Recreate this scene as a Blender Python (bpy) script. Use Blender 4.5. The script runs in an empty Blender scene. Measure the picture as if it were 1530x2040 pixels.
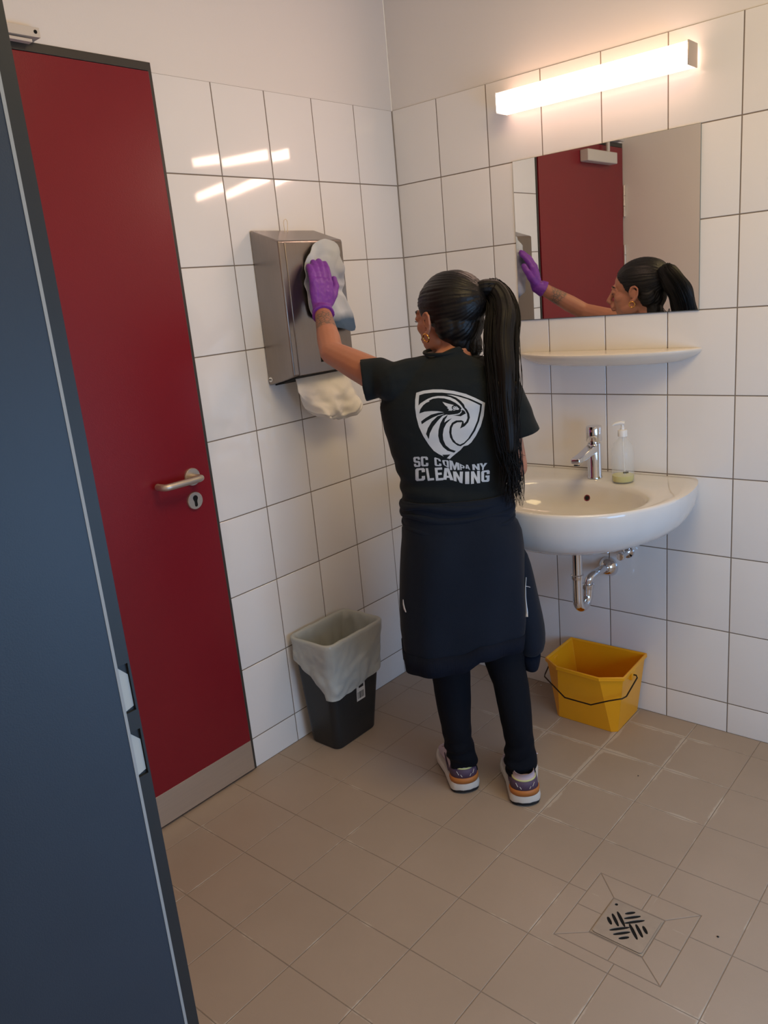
import bpy, bmesh, math, random
from math import sin, cos, pi, radians
from mathutils import Vector as V, Matrix, noise
from mathutils.bvhtree import BVHTree
from mathutils.geometry import delaunay_2d_cdt

scene = bpy.context.scene
COL = scene.collection
random.seed(4)

# ------------------------------------------------------------ camera
FPX = 1587.226
CR = V((0.75759975, 0.64635737, -0.0909108))
CU = V((-0.10496782, 0.258114, 0.96039519))
CB = V((0.64422386, -0.71805245, 0.26339382))
CP = V((1.95126, -2.41603, 1.48316))
cam = bpy.data.cameras.new('camera')
cam.sensor_fit = 'VERTICAL'; cam.sensor_height = 36.0
cam.lens = FPX / 2040 * 36.0
cam.clip_start = 0.02
camo = bpy.data.objects.new('camera', cam)
COL.objects.link(camo)
camo.matrix_world = Matrix(((CR.x, CU.x, CB.x, CP.x), (CR.y, CU.y, CB.y, CP.y), (CR.z, CU.z, CB.z, CP.z), (0, 0, 0, 1)))
scene.camera = camo

# ------------------------------------------------------------ world, added fill, ceiling light, exposure
vs = scene.view_settings
vs.view_transform = 'Standard'; vs.look = 'None'; vs.gamma = 1.0; vs.use_curve_mapping = False
vs.exposure = 0.0
world = bpy.data.worlds.new('world'); scene.world = world; world.use_nodes = True
wb = world.node_tree.nodes['Background']
wb.inputs[0].default_value = (1.0, 0.84, 0.70, 1); wb.inputs[1].default_value = 0.48

def area(name, loc, direction, sx, sy, power, color):
    l = bpy.data.lights.new(name, 'AREA'); l.shape = 'RECTANGLE'; l.size = sx; l.size_y = sy
    l.energy = power; l.color = color
    o = bpy.data.objects.new(name, l); COL.objects.link(o)
    o.location = loc; o.rotation_euler = V(direction).to_track_quat('-Z', 'Z').to_euler()
    return o
area('right_fill_light', (2.62, -1.35, 0.85), (-1, 0.05, -0.05), 0.7, 1.2, 21.0, (0.24, 0.55, 1.0))  # cool fill added from the unseen right side
area('room_ceiling_light', (1.6, -1.2, 2.66), (0, 0, -1), 0.8, 0.8, 17.0, (1.0, 0.74, 0.36))

# ------------------------------------------------------------ materials
def s2l(c):
    return tuple(((x / 255) / 12.92 if x / 255 <= 0.04045 else ((x / 255 + 0.055) / 1.055) ** 2.4) for x in c)
def mat(name, col, rough=0.5, metal=0.0, spec=0.5, trans=0.0, noise_amt=0.0, noise_scale=8.0, bump=0.0, bump_scale=60.0,
        stretch=None, coat=0.0, sheen=0.0, alpha=1.0, ior=1.45):
    m = bpy.data.materials.new(name); m.use_nodes = True
    nt = m.node_tree; b = nt.nodes['Principled BSDF']
    c = (*s2l(col), 1)
    b.inputs['Base Color'].default_value = c
    b.inputs['Roughness'].default_value = rough
    b.inputs['Metallic'].default_value = metal
    b.inputs['Specular IOR Level'].default_value = spec
    b.inputs['Transmission Weight'].default_value = trans
    b.inputs['Coat Weight'].default_value = coat
    b.inputs['Sheen Weight'].default_value = sheen
    b.inputs['Alpha'].default_value = alpha
    b.inputs['IOR'].default_value = ior
    tc = nt.nodes.new('ShaderNodeNewGeometry')
    mp = nt.nodes.new('ShaderNodeMapping'); mp.inputs['Scale'].default_value = stretch or (1, 1, 1)
    nt.links.new(tc.outputs['Position'], mp.inputs['Vector'])
    if noise_amt:
        n = nt.nodes.new('ShaderNodeTexNoise'); n.inputs['Scale'].default_value = noise_scale; n.inputs['Detail'].default_value = 4
        nt.links.new(mp.outputs[0], n.inputs['Vector'])
        mx = nt.nodes.new('ShaderNodeMix'); mx.data_type = 'RGBA'
        mx.inputs['A'].default_value = tuple(max(0, x * (1 - noise_amt)) for x in c[:3]) + (1,)
        mx.inputs['B'].default_value = tuple(min(1, x * (1 + noise_amt)) for x in c[:3]) + (1,)
        nt.links.new(n.outputs['Fac'], mx.inputs['Factor']); nt.links.new(mx.outputs['Result'], b.inputs['Base Color'])
    if bump:
        n2 = nt.nodes.new('ShaderNodeTexNoise'); n2.inputs['Scale'].default_value = bump_scale; n2.inputs['Detail'].default_value = 3
        nt.links.new(mp.outputs[0], n2.inputs['Vector'])
        bp = nt.nodes.new('ShaderNodeBump'); bp.inputs['Strength'].default_value = bump; bp.inputs['Distance'].default_value = 0.002
        nt.links.new(n2.outputs['Fac'], bp.inputs['Height']); nt.links.new(bp.outputs[0], b.inputs['Normal'])
    return m

M = dict(
    tile=mat('glazed_white_tile', (236, 232, 228), 0.07, spec=0.6, noise_amt=0.03, noise_scale=3, bump=0.05, bump_scale=5),
    grout=mat('grey_grout', (128, 115, 102), 0.9, noise_amt=0.1, noise_scale=20),
    corner=mat('corner_silicone', (140, 130, 118), 0.6),
    paint=mat('painted_plaster', (230, 224, 218), 0.85, noise_amt=0.03, noise_scale=2, bump=0.1, bump_scale=150),
    creampaint=mat('cream_paint', (236, 226, 214), 0.6, noise_amt=0.02),
    fgrout=mat('floor_grout', (138, 124, 110), 0.9, noise_amt=0.15, noise_scale=15),
    red=mat('wine_red_laminate', (126, 22, 34), 0.30, noise_amt=0.06, noise_scale=5, bump=0.12, bump_scale=350),
    frame=mat('dark_grey_frame', (62, 58, 52), 0.45, noise_amt=0.05),
    steel=mat('brushed_steel', (206, 194, 180), 0.40, metal=0.8, noise_amt=0.08, noise_scale=6, bump=0.15, bump_scale=40, stretch=(1, 1, 30)),
    steelv=mat('brushed_dispenser_steel', (150, 141, 135), 0.30, metal=1.0, noise_amt=0.05, noise_scale=9, bump=0.10, bump_scale=40, stretch=(18, 18, 1)),
    chrome=mat('chrome', (225, 225, 228), 0.06, metal=1.0),
    navy=mat('navy_frame_paint', (50, 62, 76), 0.5, noise_amt=0.10, noise_scale=7, bump=0.15, bump_scale=400),
    rebate=mat('dark_rebate_paint', (42, 45, 47), 0.5, noise_amt=0.06),
    seal=mat('grey_rubber_seal', (165, 168, 168), 0.6, noise_amt=0.04),
    socket=mat('pale_plastic_socket', (190, 192, 186), 0.5, noise_amt=0.05),
    black=mat('black_plastic', (22, 22, 22), 0.5, noise_amt=0.1),
    dark=mat('dark_void', (8, 8, 8), 0.9),
    ceramic=mat('white_sanitary_ceramic', (222, 218, 213), 0.10, spec=0.55, coat=0.3, noise_amt=0.01),
    shelf=mat('cream_ceramic_shelf', (226, 216, 203), 0.16, spec=0.5, noise_amt=0.02),
    mirror=mat('silvered_mirror', (236, 238, 236), 0.012, metal=1.0),
    mirredge=mat('mirror_glass_edge', (120, 128, 122), 0.3, noise_amt=0.02),
    whitep=mat('white_plastic', (232, 230, 226), 0.35, noise_amt=0.02),
    lampcap=mat('lamp_end_cap_metal', (196, 184, 172), 0.4, metal=0.6, noise_amt=0.03),
    paper=mat('white_paper_towel', (244, 240, 232), 0.85, noise_amt=0.03, noise_scale=25, bump=0.4, bump_scale=60),
    bin=mat('charcoal_bin_plastic', (38, 40, 41), 0.42, noise_amt=0.08, noise_scale=10, bump=0.15, bump_scale=200),
    liner=mat('grey_bin_liner_film', (176, 180, 176), 0.30, noise_amt=0.10, noise_scale=14, bump=0.9, bump_scale=34),
    label=mat('white_label', (214, 212, 206), 0.5, noise_amt=0.02),
    ink=mat('black_ink', (30, 30, 30), 0.6),
    yellow=mat('yellow_bucket_plastic', (248, 170, 24), 0.33, noise_amt=0.05, noise_scale=6),
    wire=mat('dark_wire', (52, 38, 26), 0.35, metal=0.6, noise_amt=0.1),
    orange=mat('orange_pipe_stain', (205, 92, 26), 0.35),
    liquid=mat('pale_yellow_soap', (214, 206, 92), 0.2, noise_amt=0.03),
    pet=mat('clear_bottle_plastic', (240, 240, 236), 0.10, alpha=0.16),
    drain=mat('stainless_drain_plate', (178, 164, 148), 0.42, metal=0.5, noise_amt=0.12, noise_scale=40),
    skin=None,
    tee=mat('black_cotton', (23, 28, 30), 0.9, spec=0.2, noise_amt=0.12, noise_scale=14, bump=0.25, bump_scale=700, sheen=0.06),
    print=mat('silver_reflective_print', (188, 190, 192), 0.55, metal=0.0, noise_amt=0.12, noise_scale=10),
    jacket=mat('navy_jersey', (17, 25, 38), 0.88, spec=0.2, noise_amt=0.15, noise_scale=12, bump=0.25, bump_scale=600, sheen=0.05),
    rib=mat('navy_rib_knit', (15, 21, 34), 0.92, spec=0.2, noise_amt=0.12, bump=0.5, bump_scale=240, stretch=(1, 1, 0.05)),
    leg=mat('black_legging_jersey', (12, 16, 24), 0.85, spec=0.2, noise_amt=0.15, noise_scale=20, bump=0.2, bump_scale=500),
    zip=mat('silver_zip', (190, 190, 192), 0.4, metal=0.4, noise_amt=0.05),
    hair=mat('black_hair', (15, 12, 11), 0.5, spec=0.25, noise_amt=0.25, noise_scale=40, bump=0.5, bump_scale=120, stretch=(1, 1, 0.12)),
    haircap=mat('combed_black_hair', (16, 13, 12), 0.44, spec=0.35, noise_amt=0.25, noise_scale=30, bump=0.6, bump_scale=110, stretch=(0.15, 1, 1.0)),
    glove=mat('purple_nitrile', (122, 54, 160), 0.45, noise_amt=0.12, noise_scale=30, bump=0.5, bump_scale=90),
    gold=mat('gold', (230, 170, 90), 0.2, metal=1.0),
    lilac=mat('pale_lilac_mesh', (192, 174, 182), 0.8, noise_amt=0.06, noise_scale=60, bump=0.3, bump_scale=500),
    plum=mat('plum_overlay', (84, 66, 88), 0.6, noise_amt=0.06),
    tan=mat('orange_tan_foam', (182, 112, 52), 0.5, noise_amt=0.05),
    sole=mat('white_midsole', (212, 206, 196), 0.5, noise_amt=0.03),
    outsole=mat('black_outsole', (24, 24, 26), 0.7, noise_amt=0.1),
    lime=mat('pale_lime_lining', (206, 208, 142), 0.8, noise_amt=0.05),
    eyewhite=mat('eye_white', (220, 214, 208), 0.2),
    iris=mat('brown_iris', (52, 32, 20), 0.15),
    skirting=mat('ceiling_white', (226, 224, 220), 0.9, noise_amt=0.02),
    sealtrim=mat('black_door_seal', (18, 18, 18), 0.6, noise_amt=0.1),
)

def emis(name, col, strength):
    m = bpy.data.materials.new(name); m.use_nodes = True
    b = m.node_tree.nodes['Principled BSDF']
    b.inputs['Base Color'].default_value = (0.9, 0.88, 0.84, 1)
    b.inputs['Emission Color'].default_value = (*col, 1); b.inputs['Emission Strength'].default_value = strength
    b.inputs['Roughness'].default_value = 0.4
    return m
M['glow'] = emis('lit_opal_diffuser', (1.0, 0.65, 0.50), 30.0)
M['glowside'] = emis('lit_opal_diffuser_side', (1.0, 0.62, 0.46), 3.8)

# ------------------------------------------------------------ mesh helpers
class MB:
    def __init__(s): s.v = []; s.f = []; s.m = []
    def add(s, vs, fs, mi=0):
        o = len(s.v); s.v += [tuple(x) for x in vs]; s.f += [tuple(i + o for i in f) for f in fs]; s.m += [mi] * len(fs); return s
    def box(s, a, b, mi=0):
        (x0, y0, z0), (x1, y1, z1) = a, b
        x0, x1 = sorted((x0, x1)); y0, y1 = sorted((y0, y1)); z0, z1 = sorted((z0, z1))
        vs = [(x0, y0, z0), (x1, y0, z0), (x1, y1, z0), (x0, y1, z0), (x0, y0, z1), (x1, y0, z1), (x1, y1, z1), (x0, y1, z1)]
        return s.add(vs, [(0, 3, 2, 1), (4, 5, 6, 7), (0, 1, 5, 4), (1, 2, 6, 5), (2, 3, 7, 6), (3, 0, 4, 7)], mi)
    def hexa(s, q0, q1, mi=0):
        return s.add(list(q0) + list(q1), [(0, 3, 2, 1), (4, 5, 6, 7), (0, 1, 5, 4), (1, 2, 6, 5), (2, 3, 7, 6), (3, 0, 4, 7)], mi)
    def rings(s, rings, cap0=True, cap1=True, closed=False, mi=0):
        n = len(rings[0]); vs = [p for r in rings for p in r]; fs = []
        R = len(rings)
        for i in range(R if closed else R - 1):
            j = (i + 1) % R
            for k in range(n):
                l = (k + 1) % n
                fs.append((i * n + k, i * n + l, j * n + l, j * n + k))
        if not closed:
            if cap0: fs.append(tuple(reversed(range(n))))
            if cap1: fs.append(tuple((R - 1) * n + k for k in range(n)))
        return s.add(vs, fs, mi)
    def tube(s, path, rad, n=12, cap=True, closed=False, mi=0, flat=1.0, up=None):
        path = [V(p) for p in path]; N = len(path)
        if not hasattr(rad, '__len__'): rad = [rad] * N
        rs = []; prev = None
        for i, p in enumerate(path):
            if closed: t = path[(i + 1) % N] - path[i - 1]
            else: t = path[min(i + 1, N - 1)] - path[max(i - 1, 0)]
            if t.length < 1e-9: t = V((0, 0, 1))
            t.normalize()
            if prev is None:
                a = V(up) if up else (V((0, 0, 1)) if abs(t.z) < 0.9 else V((1, 0, 0)))
                a = (a - t * a.dot(t)).normalized()
            else:
                a = (prev - t * prev.dot(t)); a = a.normalized() if a.length > 1e-6 else t.orthogonal().normalized()
            prev = a; b = t.cross(a)
            rs.append([p + a * (rad[i] * cos(2 * pi * k / n)) + b * (rad[i] * flat * sin(2 * pi * k / n)) for k in range(n)])
        return s.rings(rs, cap, cap, closed, mi)
    def capsule(s, path, rad, n=14, mi=0):
        path = [V(p) for p in path]
        if not hasattr(rad, '__len__'): rad = [rad] * len(path)
        P = []; R_ = []
        d0 = (path[0] - path[1]).normalized(); d1 = (path[-1] - path[-2]).normalized()
        for a in (90, 60, 30):
            P.append(path[0] + d0 * rad[0] * sin(radians(a))); R_.append(max(rad[0] * cos(radians(a)), 1e-4))
        # densify with smooth radii
        for i in range(len(path) - 1):
            for k in range(4):
                t = k / 4; P.append(path[i].lerp(path[i + 1], t)); R_.append(rad[i] * (1 - t) + rad[i + 1] * t)
        P.append(path[-1]); R_.append(rad[-1])
        for a in (30, 60, 90):
            P.append(path[-1] + d1 * rad[-1] * sin(radians(a))); R_.append(max(rad[-1] * cos(radians(a)), 1e-4))
        return s.tube(P, R_, n, mi=mi)
    def ell(s, c, r, ax=None, n=20, m=12, mi=0):
        c = V(c); ax = ax or (V((1, 0, 0)), V((0, 1, 0)), V((0, 0, 1)))
        rs = []
        for i in range(m + 1):
            th = pi * (i + 0.02) / (m + 0.04); 
            rs.append([c + ax[0] * (r[0] * sin(th) * cos(2 * pi * k / n)) + ax[1] * (r[1] * sin(th) * sin(2 * pi * k / n)) + ax[2] * (-r[2] * cos(th)) for k in range(n)])
        return s.rings(rs, mi=mi)
    def prism(s, poly, f, a, b, mi=0):
        """poly 2D list -> f(u, v, w) 3D, extruded from w=a to w=b"""
        n = len(poly)
        vs = [f(u, v, a) for u, v in poly] + [f(u, v, b) for u, v in poly]
        fs = [tuple(reversed(range(n))), tuple(range(n, 2 * n))] + [(i, (i + 1) % n, n + (i + 1) % n, n + i) for i in range(n)]
        return s.add(vs, fs, mi)
    def lathe(s, prof, c, ax=None, n=32, mi=0, closed=False):
        c = V(c); ax = ax or (V((1, 0, 0)), V((0, 1, 0)), V((0, 0, 1)))
        rs = [[c + ax[0] * (r * cos(2 * pi * k / n)) + ax[1] * (r * sin(2 * pi * k / n)) + ax[2] * h for k in range(n)] for r, h in prof]
        return s.rings(rs, mi=mi, closed=closed)
    def mesh(s, name, origin=(0, 0, 0)):
        me = bpy.data.meshes.new(name)
        o = V(origin)
        me.from_pydata([V(v) - o for v in s.v], [], s.f); me.update()
        me.polygons.foreach_set('material_index', s.m)
        bm = bmesh.new(); bm.from_mesh(me); bmesh.ops.recalc_face_normals(bm, faces=bm.faces); bm.to_mesh(me); bm.free()
        return me
    def build(s, name, mats, parent=None, origin=None, smooth=None, bevel=0, seg=2, subd=0, solid=0):
        if origin is None: origin = parent['_o'] if parent is not None else (0, 0, 0)
        me = s.mesh(name, origin)
        return link(name, me, mats, parent, origin, smooth, bevel, seg, subd, solid)

def link(name, me, mats, parent=None, origin=None, smooth=None, bevel=0, seg=2, subd=0, solid=0):
    if origin is None: origin = parent['_o'] if parent is not None else (0, 0, 0)
    o = bpy.data.objects.new(name, me); COL.objects.link(o)
    for m in (mats if isinstance(mats, (list, tuple)) else [mats]): me.materials.append(m)
    o['_o'] = list(origin)
    if parent is not None: o.parent = parent
    else: o.location = origin
    if solid:
        d = o.modifiers.new('thickness', 'SOLIDIFY'); d.thickness = solid; d.offset = 0
    if bevel:
        d = o.modifiers.new('bevel', 'BEVEL'); d.width = bevel; d.segments = seg; d.limit_method = 'ANGLE'; d.angle_limit = radians(35)
        if smooth is None: smooth = 40
    if subd:
        d = o.modifiers.new('sub', 'SUBSURF'); d.levels = subd; d.render_levels = subd
        if smooth is None: smooth = 180
    if smooth:
        me.polygons.foreach_set('use_smooth', [True] * len(me.polygons))
        if smooth < 180:
            me.set_sharp_from_angle(angle=radians(smooth))
    return o

def thing(name, loc, label=None, cat=None, kind=None, group=None):
    o = bpy.data.objects.new(name, None); COL.objects.link(o); o.location = loc; o['_o'] = list(loc); o.empty_display_size = 0.1
    return tag(o, label, cat, kind, group)
def tag(o, label=None, cat=None, kind=None, group=None):
    if label: o['label'] = label
    if cat: o['category'] = cat
    if kind: o['kind'] = kind
    if group: o['group'] = group
    return o

def remeshed(mb, voxel, smooth_it=4, sf=0.5):
    """union of the overlapping solids as one continuous skin, returned as a mesh"""
    me = mb.mesh('tmp'); o = bpy.data.objects.new('tmp', me); COL.objects.link(o)
    r = o.modifiers.new('r', 'REMESH'); r.mode = 'VOXEL'; r.voxel_size = voxel; r.adaptivity = 0
    if smooth_it:
        k = o.modifiers.new('s', 'SMOOTH'); k.factor = sf; k.iterations = smooth_it
    dg = bpy.context.evaluated_depsgraph_get(); dg.update()
    out = bpy.data.meshes.new_from_object(o.evaluated_get(dg))
    bpy.data.objects.remove(o); bpy.data.meshes.remove(me)
    return out
def displace(me, fn):
    me.update()
    no = [v.normal.copy() for v in me.vertices]
    for v, n in zip(me.vertices, no):
        v.co = v.co + fn(v.co, n)
    me.update()
def shift(me, origin):
    me.transform(Matrix.Translation(-V(origin)))

# ------------------------------------------------------------ the room
def offset_poly(poly, d):
    n = len(poly); out = []
    A = sum(poly[i][0] * poly[(i + 1) % n][1] - poly[(i + 1) % n][0] * poly[i][1] for i in range(n))
    sgn = 1 if A > 0 else -1
    for i in range(n):
        p0 = V(poly[i - 1]); p1 = V(poly[i]); p2 = V(poly[(i + 1) % n])
        d1 = (p1 - p0).normalized(); d2 = (p2 - p1).normalized()
        n1 = V((-d1.y, d1.x)) * sgn; n2 = V((-d2.y, d2.x)) * sgn
        b = (n1 + n2); b = b / max(b.length_squared, 0.2) * 2
        out.append(tuple(p1 + b * d))
    return out

def tiled_wall(name, axis, a0, a1, first, ztop, zrow0, clip=None, thick=0.12, extra=None):
    """axis 'x': wall in the plane y=0 running along +x; axis 'y': wall in the plane x=0 running along -y"""
    if axis == 'x': f = lambda u, z, w: V((u, -w, z))
    else: f = lambda u, z, w: V((w, -u, z))
    mb = MB()
    g = 0.0017; h = 0.2499
    rows = [0.0] + [zrow0 + k * h for k in range(9)]
    xs = [a0, first]
    while xs[-1] < a1 - 1e-4: xs.append(xs[-1] + 0.2)
    xs[-1] = a1
    if xs[-1] - xs[-2] < 0.01: xs.pop(-2)
    rnd = random.Random(3 if axis == 'x' else 8)
    for i in range(len(xs) - 1):
        for j in range(len(rows) - 1):
            u0, u1 = xs[i] + g, xs[i + 1] - g; z0, z1 = rows[j] + g, rows[j + 1] - g
            if i == 0: u0 = xs[0] + 0.0028
            if clip and u0 > clip: continue
            if j == 0: z0 = 0.0
            if u1 - u0 < 0.004: continue
            tu = rnd.uniform(-1, 1) * 0.0005; tz = rnd.uniform(-1, 1) * 0.0005
            e = 0.0022
            def w(u, z, base): return base + tu * ((u - u0) / (u1 - u0) - .5) + tz * ((z - z0) / (z1 - z0) - .5)
            lv = []
            for (ins, wd) in ((0, -0.0015), (0, -0.0008), (0.0007, -0.0002), (e, 0.0)):
                lv.append([f(u, z, w(u, z, wd)) for u, z in ((u0 + ins, z0 + ins), (u1 - ins, z0 + ins), (u1 - ins, z1 - ins), (u0 + ins, z1 - ins))])
            # large gently flat centre
            mb.rings(lv, cap0=False, cap1=True, mi=0)
    # grout bed and plaster above
    end = clip if clip else a1
    mb.prism([(a0, 0), (end, 0), (end, rows[-1] - 0.001), (a0, rows[-1] - 0.001)], f, -thick, -0.0011, mi=1)
    mb.prism([(a0, rows[-1] - 0.001), (end, rows[-1] - 0.001), (end, ztop), (a0, ztop)], f, -thick, -0.0030 if axis == 'x' else -0.0010, mi=2)
    if extra: extra(mb, f)
    o = mb.build(name, [M['tile'], M['grout'], M['paint'], M['corner']], smooth=30)
    return tag(o, kind='structure')

ZC = 2.72; YB = -1.90; XR = 2.60
def ex_left(mb, f):
    # wall above the door and beyond it
    mb.prism([(0.999, 2.125), (1.90, 2.125), (1.90, ZC), (0.999, ZC)], f, -0.12, -0.0010, mi=2)
    mb.prism([(1.93, 0), (2.0, 0), (2.0, 2.3), (1.93, 2.3)], f, -0.12, -0.0010, mi=2)
    # silicone joint in the corner
    mb.add([(0.0, 0.0, 0), (0.0035, 0.0, 0), (0.0, -0.0035, 0), (0.0, 0.0, 2.1), (0.0035, 0.0, 2.1), (0.0, -0.0035, 2.1)],
           [(0, 1, 4, 3), (1, 2, 5, 4), (2, 0, 3, 5), (0, 2, 1), (3, 4, 5)], 3)
tiled_wall('wall_left', 'y', 0.0, 0.999, 0.2035, ZC, 0.1044, clip=0.999, extra=ex_left)
tiled_wall('wall_back', 'x', 0.0, XR, 0.1947, ZC, 0.1044)

# floor: 20 cm tiles, drain surround cut on the mitre
def floor():
    mb = MB(); g = 0.0011
    DX0, DX1, DY0, DY1 = 1.150, 1.405, -1.068, -0.822
    f = lambda u, v, w: V((u, v, w))
    def tile(poly, mi=0):
        p0 = offset_poly(poly, g); p1 = offset_poly(poly, g + 0.0008)
        mb.rings([[f(u, v, -0.004) for u, v in p0], [f(u, v, -0.0006) for u, v in p0], [f(u, v, 0) for u, v in p1]], cap0=False, mi=mi)
    x = -0.1; 
    while x < XR + 0.15:
        y = -3.7
        while y < 0.0:
            x0, x1, y0, y1 = max(x, 0.0), min(x + .2, XR + 0.1), y, min(y + .2, 0.0)
            if x1 - x0 > 0.01 and y1 - y0 > 0.01:
                ov = x0 < DX1 and x1 > DX0 and y0 < DY1 and y1 > DY0
                if not ov: tile([(x0, y0), (x1, y0), (x1, y1), (x0, y1)])
                else:
                    inx0, inx1 = max(x0, DX0), min(x1, DX1); iny0, iny1 = max(y0, DY0), min(y1, DY1)
                    # L-shaped remainder
                    if inx0 > x0 and iny0 > y0: tile([(x0, y0), (x1, y0), (x1, iny0), (inx0, iny0), (inx0, y1), (x0, y1)])
                    elif inx1 < x1 and iny0 > y0: tile([(x0, y0), (x1, y0), (x1, y1), (inx1, y1), (inx1, iny0), (x0, iny0)])
                    elif inx0 > x0 and iny1 < y1: tile([(x0, y0), (inx0, y0), (inx0, iny1), (x1, iny1), (x1, y1), (x0, y1)])
                    elif inx1 < x1 and iny1 < y1: tile([(inx1, y0), (x1, y0), (x1, y1), (x0, y1), (x0, iny1), (inx1, iny1)])
            y += .2
        x += .2
    a, b, c, d = 1.214, 1.343, -1.017, -0.884
    mx, my = 1.285, -0.95
    tile([(DX0, DY0), (mx, DY0), (mx, c), (a, c)]); tile([(mx, DY0), (DX1, DY0), (b, c), (mx, c)])
    tile([(DX1, DY0), (DX1, my), (b, my), (b, c)]); tile([(DX1, my), (DX1, DY1), (b, d), (b, my)])
    tile([(DX1, DY1), (mx, DY1), (mx, d), (b, d)]); tile([(mx, DY1), (DX0, DY1), (a, d), (mx, d)])
    tile([(DX0, DY1), (DX0, my), (a, my), (a, d)]); tile([(DX0, my), (DX0, DY0), (a, c), (a, my)])
    mb.box((-0.15, -3.8, -0.08), (XR + .12, 0.12, -0.0010), 1)
    # material: porcelain, paler lime residue along joints near the back
    m = bpy.data.materials.new('grey_brown_floor_tile'); m.use_nodes = True; nt = m.node_tree; N = nt.nodes; L = nt.links
    b_ = N['Principled BSDF']; b_.inputs['Roughness'].default_value = 0.5
    geo = N.new('ShaderNodeNewGeometry')
    n1 = N.new('ShaderNodeTexNoise'); n1.inputs['Scale'].default_value = 3.5; n1.inputs['Detail'].default_value = 5
    L.new(geo.outputs['Position'], n1.inputs['Vector'])
    mx1 = N.new('ShaderNodeMix'); mx1.data_type = 'RGBA'
    mx1.inputs['A'].default_value = (*s2l((158, 140, 122)), 1); mx1.inputs['B'].default_value = (*s2l((174, 155, 137)), 1)
    L.new(n1.outputs['Fac'], mx1.inputs['Factor'])
    sep = N.new('ShaderNodeSeparateXYZ'); L.new(geo.outputs['Position'], sep.inputs[0])
    def mth(op, a, b=None, c=None):
        n = N.new('ShaderNodeMath'); n.operation = op
        for i, x in enumerate((a, b, c)):
            if x is None: continue
            if isinstance(x, (int, float)): n.inputs[i].default_value = x
            else: L.new(x, n.inputs[i])
        return n.outputs[0]
    wob = N.new('ShaderNodeTexNoise'); wob.inputs['Scale'].default_value = 45; wob.inputs['Detail'].default_value = 3; L.new(geo.outputs['Position'], wob.inputs['Vector'])
    def dist(co):  # distance to the nearest joint, metres
        t = mth('FRACT', mth('DIVIDE', mth('SUBTRACT', co, 0.1), 0.2))
        return mth('MULTIPLY', mth('SUBTRACT', 0.5, mth('ABSOLUTE', mth('SUBTRACT', t, 0.5))), 0.2)
    dj = mth('MINIMUM', dist(sep.outputs['X']), dist(sep.outputs['Y']))
    dj = mth('ADD', dj, mth('MULTIPLY', mth('SUBTRACT', wob.outputs['Fac'], 0.5), 0.012))
    # residue patches: noise, strongest around the bucket
    big = N.new('ShaderNodeTexNoise'); big.inputs['Scale'].default_value = 6; big.inputs['Detail'].default_value = 2; L.new(geo.outputs['Position'], big.inputs['Vector'])
    cx = mth('SUBTRACT', sep.outputs['X'], 0.88); cy = mth('SUBTRACT', sep.outputs['Y'], -0.30)
    r2 = mth('SQRT', mth('ADD', mth('MULTIPLY', cx, cx), mth('MULTIPLY', mth('MULTIPLY', cy, cy), 1.0)))
    near = mth('MAXIMUM', mth('SUBTRACT', 1.0, mth('DIVIDE', r2, 0.55)), 0.0)
    wdt = mth('ADD', mth('MULTIPLY', mth('MULTIPLY', near, big.outputs['Fac']), 0.020), mth('MULTIPLY', mth('MAXIMUM', mth('SUBTRACT', big.outputs['Fac'], 0.50), 0.0), 0.030))
    maskn = N.new('ShaderNodeMapRange'); maskn.clamp = True
    L.new(mth('SUBTRACT', wdt, dj), maskn.inputs['Value']); maskn.inputs['From Min'].default_value = -0.0005; maskn.inputs['From Max'].default_value = 0.004
    lim = mth('MULTIPLY', maskn.outputs[0], 0.5)
    mx2 = N.new('ShaderNodeMix'); mx2.data_type = 'RGBA'; mx2.inputs['B'].default_value = (*s2l((206, 194, 178)), 1)
    L.new(mx1.outputs['Result'], mx2.inputs['A']); L.new(lim, mx2.inputs['Factor'])
    L.new(mx2.outputs['Result'], b_.inputs['Base Color'])
    fine = N.new('ShaderNodeTexNoise'); fine.inputs['Scale'].default_value = 300; L.new(geo.outputs['Position'], fine.inputs['Vector'])
    bp = N.new('ShaderNodeBump'); bp.inputs['Strength'].default_value = 0.2; bp.inputs['Distance'].default_value = 0.001
    L.new(fine.outputs['Fac'], bp.inputs['Height']); L.new(bp.outputs[0], b_.inputs['Normal'])
    return tag(mb.build('floor', [m, M['fgrout']], smooth=20), kind='structure')
floor()

tag(MB().box((-0.12, YB - .35, ZC), (XR + .12, 0.12, ZC + .1)).build('ceiling', M['skirting']), kind='structure')
# wall with the doorway we look through, and right-hand wall with an opening added for the fill light
DX0, DX1 = 0.98, 2.10
mb = MB()
mb.box((0.0, YB, 0), (DX0 - 0.035, YB - .30, ZC)); mb.box((DX1 + 0.035, YB, 0), (XR + .12, YB - .30, ZC)); mb.box((DX0 - 0.035, YB, 2.16), (DX1 + 0.035, YB - .30, ZC))
tag(mb.build('wall_front', M['creampaint']), kind='structure')
mb = MB(); y0, y1, z0, z1 = -1.58, -0.32, 0.40, 2.05
mb.box((XR, 0, 0), (XR + .12, YB, z0)); mb.box((XR, 0, z1), (XR + .12, YB, ZC)); mb.box((XR, 0, z0), (XR + .12, y1, z1)); mb.box((XR, y0, z0), (XR + .12, YB, z1))
tag(mb.build('wall_right', M['paint']), kind='structure')
w = thing('added_window_1', (XR + .06, -0.95, z0), kind='structure')  # unseen window, added as an opening for the fill light
mb = MB()
for a, b in (((XR + .04, y0, z0), (XR + .08, y1, z0 + .05)), ((XR + .04, y0, z1 - .05), (XR + .08, y1, z1)), ((XR + .04, y0, z0), (XR + .08, y0 + .05, z1)), ((XR + .04, y1 - .05, z0), (XR + .08, y1, z1))): mb.box(a, b)
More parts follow.
